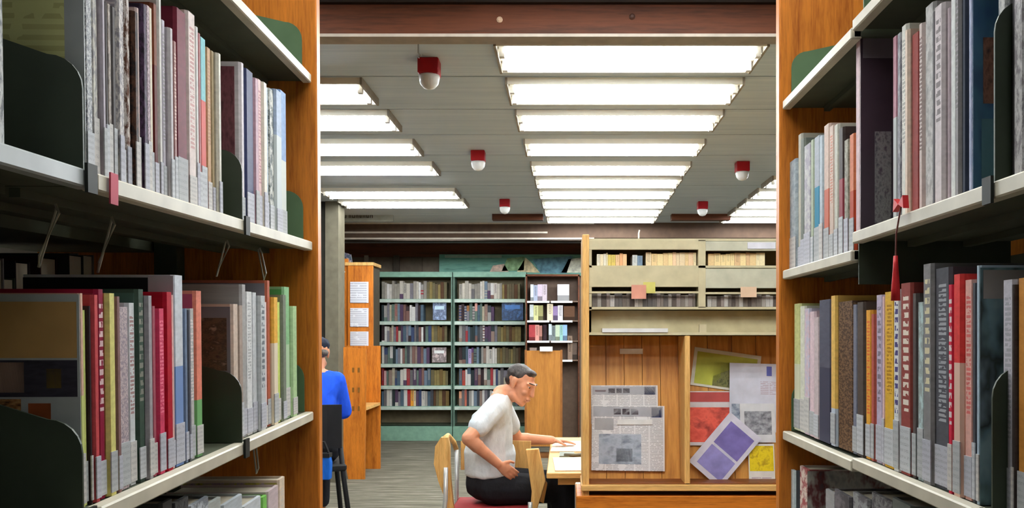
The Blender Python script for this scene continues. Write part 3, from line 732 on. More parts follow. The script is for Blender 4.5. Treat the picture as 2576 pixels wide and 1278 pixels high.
for m_ in far_mats[1:]: fo.data.materials.append(m_)
tag(fo, 'small closely packed books filling the two green bookcases at the back', 'books'); fo['kind'] = 'stuff'
# books shown face out
for px, py, w, h, c, lab in ((1088, 805, 34, 44, (150, 168, 206), 'pale blue book facing out on the second shelf, left green bookcase'), (1086, 912, 36, 38, (196, 178, 178), 'pale pink book facing out on the fourth shelf, left green bookcase'),
                             (1262, 806, 54, 48, (58, 92, 140), 'blue box facing out on the second shelf, right green bookcase')):
    o = boxo('display_book', bX(px), bX(px + w), YB + 0.03, YB + 0.055, bz(py), bz(py) + h / F * YB, blotch([c, lift(c, 0.6), lift(c, 1.2)], 3, px), None)
    tag(o, lab, 'book')
    boxo('title_print', bX(px + w * 0.15), bX(px + w * 0.85), YB + 0.028, YB + 0.0302, bz(py) + h / F * YB * 0.6, bz(py) + h / F * YB * 0.8, plain(lift(c, 1.35), 0.5), o)

# brown display bookcase to the right of the green stacks
YD = 11.3
def dX(px): return Xp(px, YD)
def dz(py): return Zp(py, YD)
t = thing('display_bookcase', 'dark brown bookcase with short white edged shelves beside the green stacks', 'bookcase', (0, YD, 0))
MBR = plain((104, 84, 70), 0.6)
boxo('back_panel', dX(1322), dX(1458), 0.28, 0.30, 0, dz(692), MBR, t)
for a_, b_ in ((1322, 1326), (1454, 1458)): boxo('side_panel', dX(a_), dX(b_), 0, 0.28, 0, dz(692), M_BEAM, t)
boxo('top_board', dX(1322), dX(1458), 0, 0.3, dz(695), dz(690), M_BEAM, t)
for py in (757, 806, 857, 905): 
    sh = boxo('shelf', dX(1326), dX(1454), 0, 0.28, dz(py + 3), dz(py), MBR, t)
    boxo('shelf_edge', dX(1326), dX(1382), -0.012, 0.0, dz(py + 5), dz(py), M_WHITE, sh); boxo('shelf_edge', dX(1386), dX(1440), -0.012, 0.0, dz(py + 5), dz(py), M_WHITE, sh)
ITEMS = [(1334, 1342, 757, 42, (206, 212, 216)), (1342, 1352, 757, 40, (160, 168, 190)), (1352, 1364, 757, 42, (196, 180, 196)), (1364, 1376, 757, 42, (190, 176, 186)), (1402, 1432, 757, 42, (226, 224, 228)),
         (1332, 1342, 806, 40, (200, 206, 204)), (1342, 1354, 806, 38, (206, 206, 150)), (1354, 1366, 806, 38, (150, 146, 100)), (1376, 1391, 806, 42, (222, 208, 180)), (1391, 1403, 806, 36, (140, 120, 160)), (1403, 1416, 806, 38, (206, 202, 206)), (1418, 1446, 806, 36, (92, 66, 50)),
         (1330, 1346, 857, 40, (170, 70, 74)), (1346, 1356, 857, 40, (214, 150, 140)), (1356, 1364, 857, 38, (170, 120, 110)), (1366, 1375, 857, 40, (58, 44, 50)), (1380, 1388, 857, 42, (206, 218, 224)), (1388, 1397, 857, 38, (120, 130, 132)), (1397, 1408, 857, 40, (190, 206, 180)), (1408, 1416, 857, 40, (150, 196, 190)), (1416, 1427, 857, 40, (150, 186, 226)),
         (1332, 1350, 905, 30, (150, 130, 120)), (1428, 1440, 905, 60, (130, 110, 96)), (1440, 1452, 905, 46, (96, 82, 74))]
cnt = {}
for a_, b_, py, h, c in ITEMS:
    i = cnt.get(py, 0); cnt[py] = i + 1
    bm = bmesh.new(); bx(bm, dX(a_) + 0.001, dX(b_) - 0.001, 0, 0.16, 0, h / F * YD)
    o = ob('book', bm, spine(c, lift(c, 0.6), 'text' if i % 2 else 'bandlow', i), None, Matrix.Translation((0, YD + 0.03, dz(py))))
    tag(o, '%s book, %s from left, %s shelf of the brown display bookcase' % (cname(c), ordn(i), ordn([757, 806, 857, 905].index(py))), 'book', 'books in the brown display bookcase')
# brown board standing in front of it
t = thing('display_board', 'plain brown pinboard standing behind the seated man in white', 'board', (Xp(1320, 10.6), 10.6, 0))
wb = Xp(1415, 10.6) - Xp(1320, 10.6)
boxo('panel', 0.01, wb - 0.01, 0, 0.02, 0.12, Zp(882, 10.6), wood('brown_hardboard', (168, 112, 50), (146, 92, 38), 'z', 0.4, 0.7), t)
for xx in (0, wb - 0.025): boxo('edge_post', xx, xx + 0.025, -0.008, 0.026, 0, Zp(880, 10.6), plain((140, 88, 40), 0.6), t)
boxo('feet_bar', 0, wb, -0.15, 0.17, 0, 0.03, plain((120, 76, 36), 0.6), t)
o = tag(boxo('paper_card', Xp(1358, 10.55), Xp(1390, 10.55), 10.55, 10.552, Zp(884, 10.55), Zp(872, 10.55), M_WHITE), 'small white card clipped to the top of the brown pinboard', 'card')

# long painted picture above the stacks
t = thing('painted_frieze', 'long green and blue painted picture above the green bookcases', 'picture', (0, 12.6, 0))
x0, x1, z0, z1 = Xp(1105, 12.6), Xp(1475, 12.6), Zp(694, 12.6), Zp(640, 12.6)
boxo('canvas', x0, x1, 0, 0.03, z0, z1, blotch([(96, 150, 136), (120, 172, 154), (80, 126, 112)], 6, 3, 0.6), t)
boxo('pale_top_band', x0 + 0.08, x0 + 0.9, -0.003, 0.001, z1 - 0.05, z1 - 0.01, plain((168, 190, 176), 0.6), t)
def patch(nm, pts, c):
    bm = bmesh.new(); prism(bm, [(Xp(a, 12.6), Zp(b, 12.6)) for a, b in pts], -0.005, 0.001, 'y'); ob(nm, bm, plain(lift(c, 1.12), 0.6, var=0.25), t)
patch('painted_shape', [(1232, 684), (1240, 668), (1268, 664), (1280, 684)], (206, 178, 160))
patch('painted_shape', [(1262, 682), (1276, 650), (1320, 646), (1318, 680)], (136, 166, 122))
patch('painted_shape', [(1300, 684), (1322, 648), (1336, 660), (1358, 686)], (226, 190, 150))
patch('painted_shape', [(1338, 652), (1440, 644), (1425, 688), (1360, 688)], (92, 130, 142))
patch('painted_shape', [(1412, 686), (1430, 652), (1464, 648), (1464, 686)], (214, 206, 186))

# pale post on the back wall
tag(boxo('wall_pipe', Xp(916, 12.6), Xp(926, 12.6), 12.6, 12.66, Zp(672, 12.6), 2.62, plain((150, 138, 124), 0.6)), 'pale vertical pipe on the brown back wall', 'pipe')
tag(boxo('wall_pipe', Xp(990, 12.6), Xp(1004, 12.6), 12.6, 12.66, 0.0, 2.62, plain((78, 68, 58), 0.7)), 'dark brown vertical pipe on the back wall above the left bookcase', 'pipe')

# ------------------------------------------------------------------ orange oak furniture at the far left
t = thing('bookcase_end', 'tall orange oak bookcase end carrying three white notices', 'bookcase', (0, 9.75, 0))
boxo('front_panel', Xp(874, 9.75), Xp(938, 9.75), 0, 0.04, 0, Zp(668, 9.75), M_ORANGE, t, 0.004)
boxo('side_panel', Xp(850, 9.75), Xp(874, 9.75), 0.03, 0.06, 0, Zp(650, 9.75), M_ORANGE, t, 0.004)
boxo('top_cap', Xp(868, 9.75), Xp(940, 9.75), -0.01, 0.4, Zp(668, 9.75), Zp(660, 9.75), M_LIGHTWOOD, t)
boxo('range_body', Xp(880, 9.75), Xp(936, 9.75), 0.06, 0.4, 0, Zp(672, 9.75), plain((70, 62, 48), 0.7), t)
for i, (ya, yb) in enumerate(((709, 762), (775, 822), (834, 880))):
    o = boxo('paper_notice', Xp(881, 9.74), Xp(927, 9.74), 9.738, 9.742, Zp(yb, 9.74), Zp(ya, 9.74), printed((226, 228, 234), (150, 150, 168), 9.0, 1.0, 0.6, i, 'xz'))
    tag(o, 'white paper notice, %s of three on the tall orange bookcase end' % ['top', 'middle', 'bottom'][i], 'notice', 'notices on the bookcase end')
bm = bmesh.new(); lathe(bm, [(0.03, -0.02), (0.045, 0), (0.03, 0.03), (0.01, 0.04)], 12)
tag(ob('white_knob', bm, M_WHITE, None, Matrix.Translation(at(858, 684, 9.7)), smooth=True), 'small white knob on the corner of the tall orange bookcase end', 'knob')
bm = bmesh.new(); prism(bm, [(0, 0), (0.13, -0.02), (0.11, 0.09), (0.02, 0.12)], 0, 0.02, 'y')
tag(ob('leaning_leaflet', bm, blotch([(90, 130, 120), (60, 60, 90), (196, 180, 170)], 4, 2), None, Matrix.Translation(at(858, 660, 9.9))), 'colourful leaflet standing on top of the tall orange bookcase end', 'leaflet')
# study carrel with rounded side
t = thing('study_carrel', 'honey oak study carrel with curved side beside the man in blue', 'desk', (0, 8.9, 0))
cx0, cx1 = Xp(846, 8.9), Xp(920, 8.9)
pts = [(cx0, Zp(872, 8.9)), (cx1, Zp(878, 8.9)), (Xp(917, 8.9), 0.0), (Xp(876, 8.9), 0.0), (Xp(862, 8.9), 0.3), (Xp(854, 8.9), 0.6), (Xp(849, 8.9), 1.0)]
bm = bmesh.new(); prism(bm, pts, 0, 0.04, 'y'); ob('side_panel', bm, M_ORANGE, t)
boxo('desk_top', cx0 - 0.9, cx1, 0.04, 0.7, 0.70, 0.73, M_LIGHTWOODX, t)
boxo('back_panel', cx0 - 0.9, cx1, 0.7, 0.73, 0, Zp(872, 8.9), M_ORANGE, t)
boxo('far_side_panel', cx0 - 0.94, cx0 - 0.9, 0, 0.73, 0, Zp(872, 8.9), M_ORANGE, t)
for py in (925, 975, 1022): 
    for dx in (886, 900): boxo('slot', Xp(dx, 8.9), Xp(dx + 5, 8.9), -0.003, 0.001, Zp(py + 12, 8.9), Zp(py, 8.9), plain((126, 84, 28), 0.7), t)

# ------------------------------------------------------------------ newspaper and magazine rack
YC = 4.0
def cX(px): return Xp(px, YC)
def cZ(py): return Zp(py, YC)
RX1 = 1.16
t = thing('magazine_rack', 'oak magazine rack with beige metal shelves on top, right of the reading table', 'rack', (0, YC, 0))
boxo('side_post', cX(1465), cX(1482), -0.01, 0.34, 0, cZ(590), M_LIGHTWOOD, t, 0.003)
boxo('side_post', RX1, RX1 + 0.03, -0.01, 0.34, 0, cZ(590), M_LIGHTWOOD, t, 0.003)
xa, xb, xm0, xm1 = cX(1482), RX1, cX(1757), cX(1775)
boxo('metal_back', xa, xb, 0.30, 0.315, cZ(845), cZ(604), plain((150, 142, 112), 0.6), t)
boxo('metal_side', xa, xa + 0.012, 0.0, 0.30, cZ(780), cZ(604), M_BEIGE, t)
boxo('metal_divider', xm0, xm1, 0.0, 0.30, cZ(774), cZ(604), M_BEIGE, t)
boxo('metal_top', xa, xb, 0.0, 0.30, cZ(606), cZ(600), M_BEIGE, t)
for ya, yb_ in ((604, 628), (673, 722)):
    boxo('metal_fascia', xa, xm0, -0.002, 0.012, cZ(yb_), cZ(ya), M_BEIGE, t, 0.001); boxo('metal_fascia', xm1, xb, -0.002, 0.012, cZ(yb_ + 3), cZ(ya + 3), plain((190, 188, 166), 0.55), t, 0.001)
for py in (668, 772):
    boxo('metal_shelf', xa, xb, 0.0, 0.30, cZ(py + 6), cZ(py), M_BEIGE, t)
boxo('shelf_rail', xa, xm0, -0.004, 0.004, cZ(738), cZ(733), M_BEIGE, t); boxo('shelf_rail', xm1, xb, -0.004, 0.004, cZ(740), cZ(735), M_BEIGE, t)
boxo('lower_metal_shelf', xa, xb, 0.0, 0.30, cZ(843), cZ(836), M_BEIGE, t)
boxo('lower_divider', xm0 + 0.004, xm1 + 0.004, 0.0, 0.02, cZ(836), cZ(816), M_BEIGE, t)
boxo('recess_back', xa + 0.012, xb, 0.075, 0.085, cZ(836), cZ(780), plain((176, 166, 132), 0.6), t)
# oak display part: slanted back boards, divider, ledge
def rack_back():
    k = N('oak_display_back', 0.45)
    f = k.noise(k.coord('Object', (9, 1, 0.8)), 3, 6, 0.65)
    k.color(k.ramp(f, [(0.34, lin((164, 104, 42))), (0.55, lin((204, 144, 66))), (0.7, lin((220, 164, 86)))])); return k.m
MRB = rack_back()
zt, zb = cZ(845), cZ(1220)
slope = 0.10
def slant(zf): return 0.24 - slope * (1 - zf)          # local y of the slanted back at a height fraction
nb = 5
for c0, c1 in ((xa, cX(1722)), (cX(1736), xb)):
    w = (c1 - c0) / nb
    for i in range(nb):
        bm = bmesh.new(); prism(bm, [(slant(0), zb), (slant(0) + 0.02, zb), (slant(1) + 0.02, zt), (slant(1), zt)], c0 + i * w + 0.0012, c0 + (i + 1) * w - 0.0012, 'x')
        ob('back_board', bm, MRB, t)
boxo('rear_panel', xa, xb, 0.30, 0.32, 0, zt, M_ORANGE, t)
boxo('divider', cX(1722), cX(1736), 0.0, 0.25, zb, zt, M_LIGHTWOOD, t, 0.002)
boxo('ledge', cX(1462), RX1 + 0.03, -0.03, 0.26, cZ(1233), cZ(1218), M_LIGHTWOODX, t, 0.003)
for i in range(3): boxo('shelf_board', xa, xb, 0.0 + i * 0.045, 0.042 + i * 0.045, cZ(1219), cZ(1216), wood('dark_oak_board', (130, 74, 34), (92, 50, 22), 'x'), t)
boxo('base_cabinet', cX(1450), RX1 + 0.03, -0.02, 0.32, 0, cZ(1246), M_ORANGEX, t, 0.004)
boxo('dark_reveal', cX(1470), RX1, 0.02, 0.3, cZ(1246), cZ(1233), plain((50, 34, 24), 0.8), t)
o = tag(boxo('label_holder', cX(1567), cX(1628), YC + slant(0.9) - 0.012, YC + slant(0.9) - 0.002, cZ(893), cZ(879), M_WHITE), 'small white label holder on the upper oak back of the rack', 'label holder')
bm = bmesh.new(); tube(bm, [(0, 0, 0), (0, 0, 0.03), (0.004, 0, 0.045)], 0.004, 6)
tag(ob('sign_clip', bm, M_WHITE, None, Matrix.Translation((cX(1609), YC + 0.05, cZ(600)))), 'small white clip standing on top of the beige rack', 'clip')
tag(boxo('paper_stack', cX(1515), cX(1680), YC - 0.006, YC + 0.07, cZ(836), cZ(826), M_WHITE), 'white stack of paper lying on the lowest beige shelf', 'paper')
o = tag(boxo('paper_strip', cX(1880), cX(1950), YC - 0.006, YC - 0.0025, cZ(626), cZ(610), plain((222, 222, 230), 0.6)), 'pale paper strip stuck to the beige fascia at the right', 'paper strip')
# yellow and peach slips over the second shelf
for a_, b_, ya, yb_, c, lab in ((1588, 1625, 717, 752, (214, 150, 130), 'salmon paper slip hanging in the left beige shelf'), (1618, 1648, 710, 738, (206, 198, 110), 'yellow paper slip hanging in the left beige shelf'), (1862, 1902, 722, 748, (222, 190, 160), 'peach paper slip hanging in the right beige shelf')):
    tag(boxo('paper_slip', cX(a_), cX(b_), YC - 0.009 - 0.002 * (c[0] > 210), YC - 0.006 - 0.002 * (c[0] > 210), cZ(yb_), cZ(ya), plain(c, 0.7)), lab, 'paper slip')
# cream paperbacks, top shelf
rr = random.Random(9)
def rackrow(px0, px1, py, hpx, cols, wr, phrase, nm, cat, start=0, group=''):
    x = cX(px0); i = start
    while x < cX(px1) - 0.006:
        w = rr.uniform(*wr); h = hpx / F * YC * rr.uniform(0.86, 1.02); c = rr.choice(cols)
        w = min(w, cX(px1) - x)
        bm = bmesh.new(); bx(bm, x + 0.0005, x + w - 0.0005, 0, 0.14, 0, h)
        o = ob(nm, bm, spine(c, lift(c, 0.8), 'text' if rr.random() < 0.4 else 'plain', i), None, Matrix.Translation((0, YC + 0.03, cZ(py))))
        tag(o, '%s %s, %s from the left %s' % (cname(c), cat, ordn(i - start), phrase), cat, group)
        x += w; i += 1
CRE = [(236, 214, 160), (228, 200, 150), (240, 226, 184), (216, 182, 140), (226, 206, 170), (236, 204, 168)]
rackrow(1502, 1530, 668, 33, [(236, 230, 210), (240, 226, 190)], (0.012, 0.018), 'at the start of the rack top shelf', 'book', 'book', 0, 'cream books on the rack')
rackrow(1530, 1578, 668, 33, [(230, 176, 130), (236, 196, 150), (222, 200, 110)], (0.014, 0.02), 'in the orange cluster of the rack top shelf', 'book', 'book', 0, 'cream books on the rack')
rackrow(1592, 1620, 668, 28, [(120, 140, 160), (206, 210, 206)], (0.022, 0.028), 'in the blue pair on the rack top shelf', 'book', 'book', 0, 'cream books on the rack')
rackrow(1626, 1754, 668, 35, CRE, (0.014, 0.03), 'in the long cream row of the rack top shelf', 'book', 'book', 0, 'cream books on the rack')
rackrow(1784, 1928, 668, 34, CRE + [(206, 180, 160)], (0.014, 0.03), 'in the right half of the rack top shelf', 'book', 'book', 0, 'cream books on the rack')
CDC = [(112, 104, 98), (84, 76, 72), (150, 144, 138), (176, 172, 168), (96, 92, 90), (130, 120, 116)]
rackrow(1490, 1752, 771, 34, CDC, (0.014, 0.024), 'on the left second rack shelf', 'media_case', 'media case', 0, 'grey media cases on the rack')
rackrow(1782, 1960, 771, 30, CDC, (0.014, 0.026), 'on the right second rack shelf', 'media_case', 'media case', 0, 'grey media cases on the rack')

# papers on the slanted back: placed in the plane of the boards
ANG = math.atan2(slope, zt - zb)
def on_back(pxc, pyc, w, h, lab, nm, cat, mat, rot=0.0, lay=0, group=None, parts=()):
    """w, h in metres; parts: (x0,x1,z0,z1 fractions, mat, name)"""
    # find the point of the slanted plane under this pixel
    z = cZ(pyc)
    for _ in range(4):
        yy = YC + slant((z - zb) / (zt - zb)) - 0.004 - 0.005 * lay
        z = Zp(pyc, yy)
    M = Matrix.Translation((Xp(pxc, yy), yy, z)) @ Matrix.Rotation(-ANG, 4, 'X') @ Matrix.Rotation(rot, 4, 'Y')
    o = boxo(nm, -w / 2, w / 2, -0.0015, 0.0015, -h / 2, h / 2, mat, None, 0, M)
    tag(o, lab, cat, group)
    for (a0, a1, b0, b1, m, pn) in parts:
        boxo(pn, -w / 2 + a0 * w, -w / 2 + a1 * w, -0.0022, -0.0014, -h / 2 + b0 * h, -h / 2 + b1 * h, m, o)
    return o
k1 = 1 / 540.0 * 1.04
NEWS = printed((232, 232, 234), (130, 130, 138), 44.0, 5.0, 0.55, 1, 'xz')
GR = plain((176, 178, 186), 0.7); NAVY = plain((50, 64, 112), 0.6); INK = plain((84, 66, 78), 0.7)
on_back(1571, 1018, 166 * k1, 96 * k1, 'back newspaper with blue corner box, standing behind the other in the rack', 'newspaper', 'newspaper', NEWS, 0, 0, 'newspapers in the rack',
        [(0.02, 0.98, 0.76, 0.97, GR, 'masthead_band'), (0.80, 0.96, 0.76, 0.96, NAVY, 'blue_box'), (0.26, 0.36, 0.80, 0.92, INK, 'headline_word'), (0.38, 0.46, 0.80, 0.92, INK, 'headline_word'), (0.48, 0.58, 0.80, 0.92, INK, 'headline_word'), (0.06, 0.22, 0.83, 0.88, plain((176, 150, 160), 0.7), 'small_print')])
on_back(1580, 1102, 180 * k1, 160 * k1, 'front newspaper with large grey photograph, standing in the oak rack', 'newspaper', 'newspaper', NEWS, 0.012, 2, 'newspapers in the rack',
        [(0.02, 0.98, 0.83, 0.98, GR, 'masthead_band'), (0.82, 0.96, 0.82, 0.97, NAVY, 'blue_box'), (0.42, 0.52, 0.86, 0.95, INK, 'headline_word'), (0.54, 0.64, 0.86, 0.95, INK, 'headline_word'), (0.30, 0.40, 0.86, 0.95, INK, 'headline_word'),
         (0.10, 0.68, 0.10, 0.56, blotch([(140, 152, 170), (176, 186, 200), (110, 120, 136)], 3, 3), 'photograph'), (0.34, 0.56, 0.14, 0.34, plain((120, 128, 140), 0.7), 'photo_figure'), (0.04, 0.30, 0.62, 0.80, plain((168, 168, 172), 0.7), 'text_block')])
on_back(1597, 1062, 86 * k1, 12 * k1, 'white clip strip across the front newspaper', 'clip_strip', 'clip', M_WHITE, 0, 3)
on_back(1826, 932, 168 * k1, 96 * k1, 'yellow green magazine tilted in the upper right of the oak rack', 'magazine', 'magazine', plain((214, 214, 200), 0.4), 0.14, 0, 'magazines in the rack',
        [(0.05, 0.95, 0.06, 0.9, plain((176, 180, 70), 0.5), 'cover_print'), (0.32, 0.62, 0.06, 0.7, blotch([(90, 96, 70), (140, 140, 90), (70, 74, 66)], 6, 2), 'cover_photo')])
on_back(1900, 1000, 128 * k1, 170 * k1, 'large white brochure with grey picture at the right of the oak rack', 'brochure', 'brochure', plain((206, 208, 222), 0.5), 0.03, 2, 'magazines in the rack',
        [(0.04, 0.5, 0.1, 0.4, blotch([(90, 100, 120), (150, 160, 176), (190, 196, 206)], 4, 4), 'cover_photo'), (0.72, 0.82, 0.82, 0.96, plain((90, 96, 170), 0.5), 'blue_mark'), (0.6, 0.95, 0.55, 0.75, printed((206, 208, 222), (150, 110, 120), 8.0, 2.0, 0.6, 4, 'xz'), 'print_block')])
on_back(1786, 1052, 110 * k1, 134 * k1, 'red magazine with white title strip at the left of the right rack bay', 'magazine', 'magazine', plain((210, 206, 210), 0.4), 0.0, 1, 'magazines in the rack',
        [(0.02, 0.98, 0.06, 0.70, blotch([(196, 70, 60), (222, 96, 80), (150, 56, 52)], 3, 7), 'cover_photo'), (0.02, 0.98, 0.8, 0.98, plain((176, 76, 74), 0.5), 'red_strip')])
on_back(1906, 1064, 86 * k1, 96 * k1, 'grey white leaflet with dark photograph below the brochure', 'leaflet', 'leaflet', plain((214, 216, 220), 0.5), 0.0, 3, 'magazines in the rack',
        [(0.12, 0.9, 0.2, 0.8, blotch([(84, 84, 90), (140, 142, 150), (180, 182, 190)], 5, 6), 'cover_photo')])
on_back(1916, 1170, 64 * k1, 104 * k1, 'white leaflet with yellow picture in the lower right of the rack', 'leaflet', 'leaflet', plain((222, 220, 214), 0.5), 0.0, 2, 'magazines in the rack',
        [(0.04, 0.96, 0.36, 0.95, blotch([(214, 190, 30), (230, 206, 40), (180, 150, 30)], 4, 3), 'yellow_picture'), (0.1, 0.9, 0.08, 0.24, printed((222, 220, 214), (150, 110, 150), 3.0, 2.0, 0.7, 2, 'xz'), 'print_block')])
on_back(1824, 1132, 100 * k1, 160 * k1, 'purple and white booklet lying slanted across the rack bottom', 'booklet', 'booklet', plain((214, 212, 226), 0.4), 0.72, 5, 'magazines in the rack',
        [(0.16, 0.9, 0.48, 0.9, plain((122, 110, 176), 0.5, var=0.15), 'purple_picture'), (0.16, 0.9, 0.08, 0.44, plain((142, 136, 196), 0.5, var=0.15), 'lilac_picture'), (0.2, 0.8, 0.44, 0.48, plain((196, 196, 214), 0.5), 'white_rule')])

# ------------------------------------------------------------------ reading table with papers
TZ = 0.735
t = thing('reading_table', 'pale wooden reading table in front of the seated man', 'table', (0, 0, 0))
tx0, tx1, ty0, ty1 = -0.095, 1.25, 4.62, 6.25
boxo('table_top', tx0, tx1, ty0, ty1, TZ - 0.03, TZ, M_LIGHTWOODX, t, 0.004)
boxo('apron', tx0 + 0.06, tx1 - 0.06, ty0 + 0.05, ty0 + 0.07, TZ - 0.07, TZ - 0.03, M_LIGHTWOODX, t)
for xx in (tx0 + 0.15, tx1 - 0.1):
    for yy in (ty0 + 0.06, ty1 - 0.1): boxo('leg', xx, xx + 0.05, yy, yy + 0.05, 0, TZ - 0.03, plain((120, 132, 150), 0.4, 0.4), t)
def flat(nm, x0, x1, y0, y1, z, h, mat, lab, cat, rz=0.0):
    cx, cy = (x0 + x1) / 2, (y0 + y1) / 2
    o = boxo(nm, x0 - cx, x1 - cx, y0 - cy, y1 - cy, 0, h, mat, None, 0, Matrix.Translation((cx, cy, z)) @ Matrix.Rotation(rz, 4, 'Z'))
    return tag(o, lab, cat)
flat('newspaper', -0.06, 0.30, 4.68, 5.18, TZ + 0.0005, 0.006, printed((232, 226, 206), (190, 184, 168), 30.0, 3.0, 0.4, 2, 'xy'), 'cream newspaper sheet at the near end of the reading table', 'newspaper', 0.04)
flat('newspaper', -0.08, 0.40, 5.42, 5.95, TZ + 0.0005, 0.010, printed((238, 230, 206), (180, 172, 150), 30.0, 3.0, 0.5, 5, 'xy'), 'cream open newspaper under the hand of the man in white', 'newspaper', -0.03)
o = flat('magazine', -0.03, 0.06, 5.22, 5.40, TZ + 0.0005, 0.008, plain((124, 132, 120), 0.5), 'dull green leaflet between the two newspapers on the table', 'leaflet')
bm = bmesh.new()
o = tube(bm, [(0.0, 5.24, TZ + 0.012), (0.05, 5.22, TZ + 0.012), (0.12, 5.25, TZ + 0.012), (0.2, 5.22, TZ + 0.012)], 0.011, 8)
tag(ob('eyeglass_case', bm, plain((104, 96, 76), 0.5), None, smooth=True), 'dark narrow eyeglass case lying on the reading table', 'case')
# white box under the table end
tag(boxo('paper_box', Xp(1447, 4.5), Xp(1462, 4.5), 4.40, 4.5, 0.0, Zp(1217, 4.45), plain((226, 216, 196), 0.6), None, 0.004), 'tall narrow cream box standing beside the rack under the table', 'box')
# ------------------------------------------------------------------ people
def hullpart(bm, ells, seg=2):
    """convex hull around ellipsoids: (centre, radii[, rotation])"""
    vs = []
    for e in ells:
        c, r = Vector(e[0]), e[1]
        if not hasattr(r, '__len__'): r = (r, r, r)
        rot = e[2] if len(e) > 2 else Matrix.Identity(3)
        tmp = bmesh.new(); bmesh.ops.create_icosphere(tmp, subdivisions=seg, radius=1.0)
        for v in tmp.verts: vs.append(bm.verts.new(c + rot @ Vector((v.co.x * r[0], v.co.y * r[1], v.co.z * r[2]))))
        tmp.free()
    res = bmesh.ops.convex_hull(bm, input=vs)
    inner = [g for g in res['geom_interior'] if isinstance(g, bmesh.types.BMVert)]
    bmesh.ops.delete(bm, geom=inner, context='VERTS')
def chain(bm, pts, rads):
    for (p, q), (a, b) in zip(zip(pts, pts[1:]), zip(rads, rads[1:])): hullpart(bm, [(p, a), (q, b)], 2)
def fuse(name, bm, mat, parent, voxel, smooth=6):
    me = bpy.data.meshes.new(name); bm.to_mesh(me); bm.free()
    o = bpy.data.objects.new(name + '_tmp', me); COL.objects.link(o)
    m = o.modifiers.new('r', 'REMESH'); m.mode = 'VOXEL'; m.voxel_size = voxel
    s = o.modifiers.new('s', 'SMOOTH'); s.factor = 0.5; s.iterations = smooth
    dg = bpy.context.evaluated_depsgraph_get()
    out = bpy.data.meshes.new_from_object(o.evaluated_get(dg))
    bpy.data.objects.remove(o); 
    out.materials.clear(); out.materials.append(mat)
    for p in out.polygons: p.use_smooth = True
    r = bpy.data.objects.new(name, out); COL.objects.link(r); r.parent = parent
    return r
def V(*a): return Vector(a)
def hand_shapes(bm, wrist, direc, palm_n, side, curl=0.5):
    """palm plus five bent fingers; direc = pointing way, palm_n = out of the palm, side = towards the thumb"""
    d, n, s = direc.normalized(), palm_n.normalized(), side.normalized()
    pc = wrist + d * 0.045
    B = Matrix((s, d, n)).transposed()
    hullpart(bm, [(wrist + d * 0.01, (0.026, 0.02, 0.019), B), (pc + d * 0.03, (0.040, 0.016, 0.014), B)])
    L = [0.066, 0.076, 0.071, 0.056]
    for i, off in enumerate((0.030, 0.010, -0.010, -0.029)):
        p = pc + d * 0.038 + s * off; prev = p; dd = d
        for k, f in enumerate((0.45, 0.32, 0.23)):
            ang = curl * (0.45 + 0.35 * k)
            dd = (d * math.cos(ang) + n * math.sin(ang)).normalized()
            q = prev + dd * L[i] * f
            hullpart(bm, [(prev, 0.0095 - 0.0007 * k), (q, 0.0088 - 0.0009 * k)], 1); prev = q
    p = pc - d * 0.015 + s * 0.030
    q = p + (s * 0.75 + d * 0.6 + n * 0.3).normalized() * 0.036; r = q + (s * 0.25 + d * 0.9 + n * 0.4).normalized() * 0.03
    hullpart(bm, [(p, 0.013), (q, 0.011)], 1); hullpart(bm, [(q, 0.0105), (r, 0.009)], 1)

def head_shapes(bm, c, Rm):
    """c = head centre, Rm columns = (left of face, forward, up)"""
    def P(x, y, z): return c + Rm @ V(x, y, z)
    hullpart(bm, [(P(0, -0.018, 0.035), (0.076, 0.094, 0.084), Rm)])                         # cranium
    hullpart(bm, [(P(0, 0.030, 0.0), (0.066, 0.060, 0.08), Rm), (P(0, 0.050, -0.075), (0.036, 0.034, 0.030), Rm)])   # face to jaw
    hullpart(bm, [(P(0, 0.062, -0.098), (0.026, 0.020, 0.018), Rm), (P(0.04, 0.0, -0.07), 0.026), (P(-0.04, 0.0, -0.07), 0.026)])
    hullpart(bm, [(P(0, 0.088, 0.018), (0.010, 0.010, 0.012), Rm), (P(0, 0.102, -0.026), (0.016, 0.013, 0.011), Rm)])   # nose
    for s in (-1, 1):
        hullpart(bm, [(P(s * 0.012, 0.086, 0.036), (0.014, 0.010, 0.008), Rm), (P(s * 0.046, 0.070, 0.036), (0.014, 0.010, 0.008), Rm)])   # brow
        hullpart(bm, [(P(s * 0.040, 0.066, -0.022), (0.020, 0.018, 0.018), Rm)])               # cheek
        hullpart(bm, [(P(s * 0.078, -0.012, 0.018), (0.008, 0.018, 0.026), Rm), (P(s * 0.074, -0.006, -0.022), (0.007, 0.012, 0.012), Rm)])  # ear
    hullpart(bm, [(P(-0.016, 0.088, -0.054), (0.012, 0.008, 0.006), Rm), (P(0.016, 0.088, -0.054), (0.012, 0.008, 0.006), Rm)])
    hullpart(bm, [(P(-0.013, 0.086, -0.068), (0.012, 0.008, 0.007), Rm), (P(0.013, 0.086, -0.068), (0.012, 0.008, 0.007), Rm)])

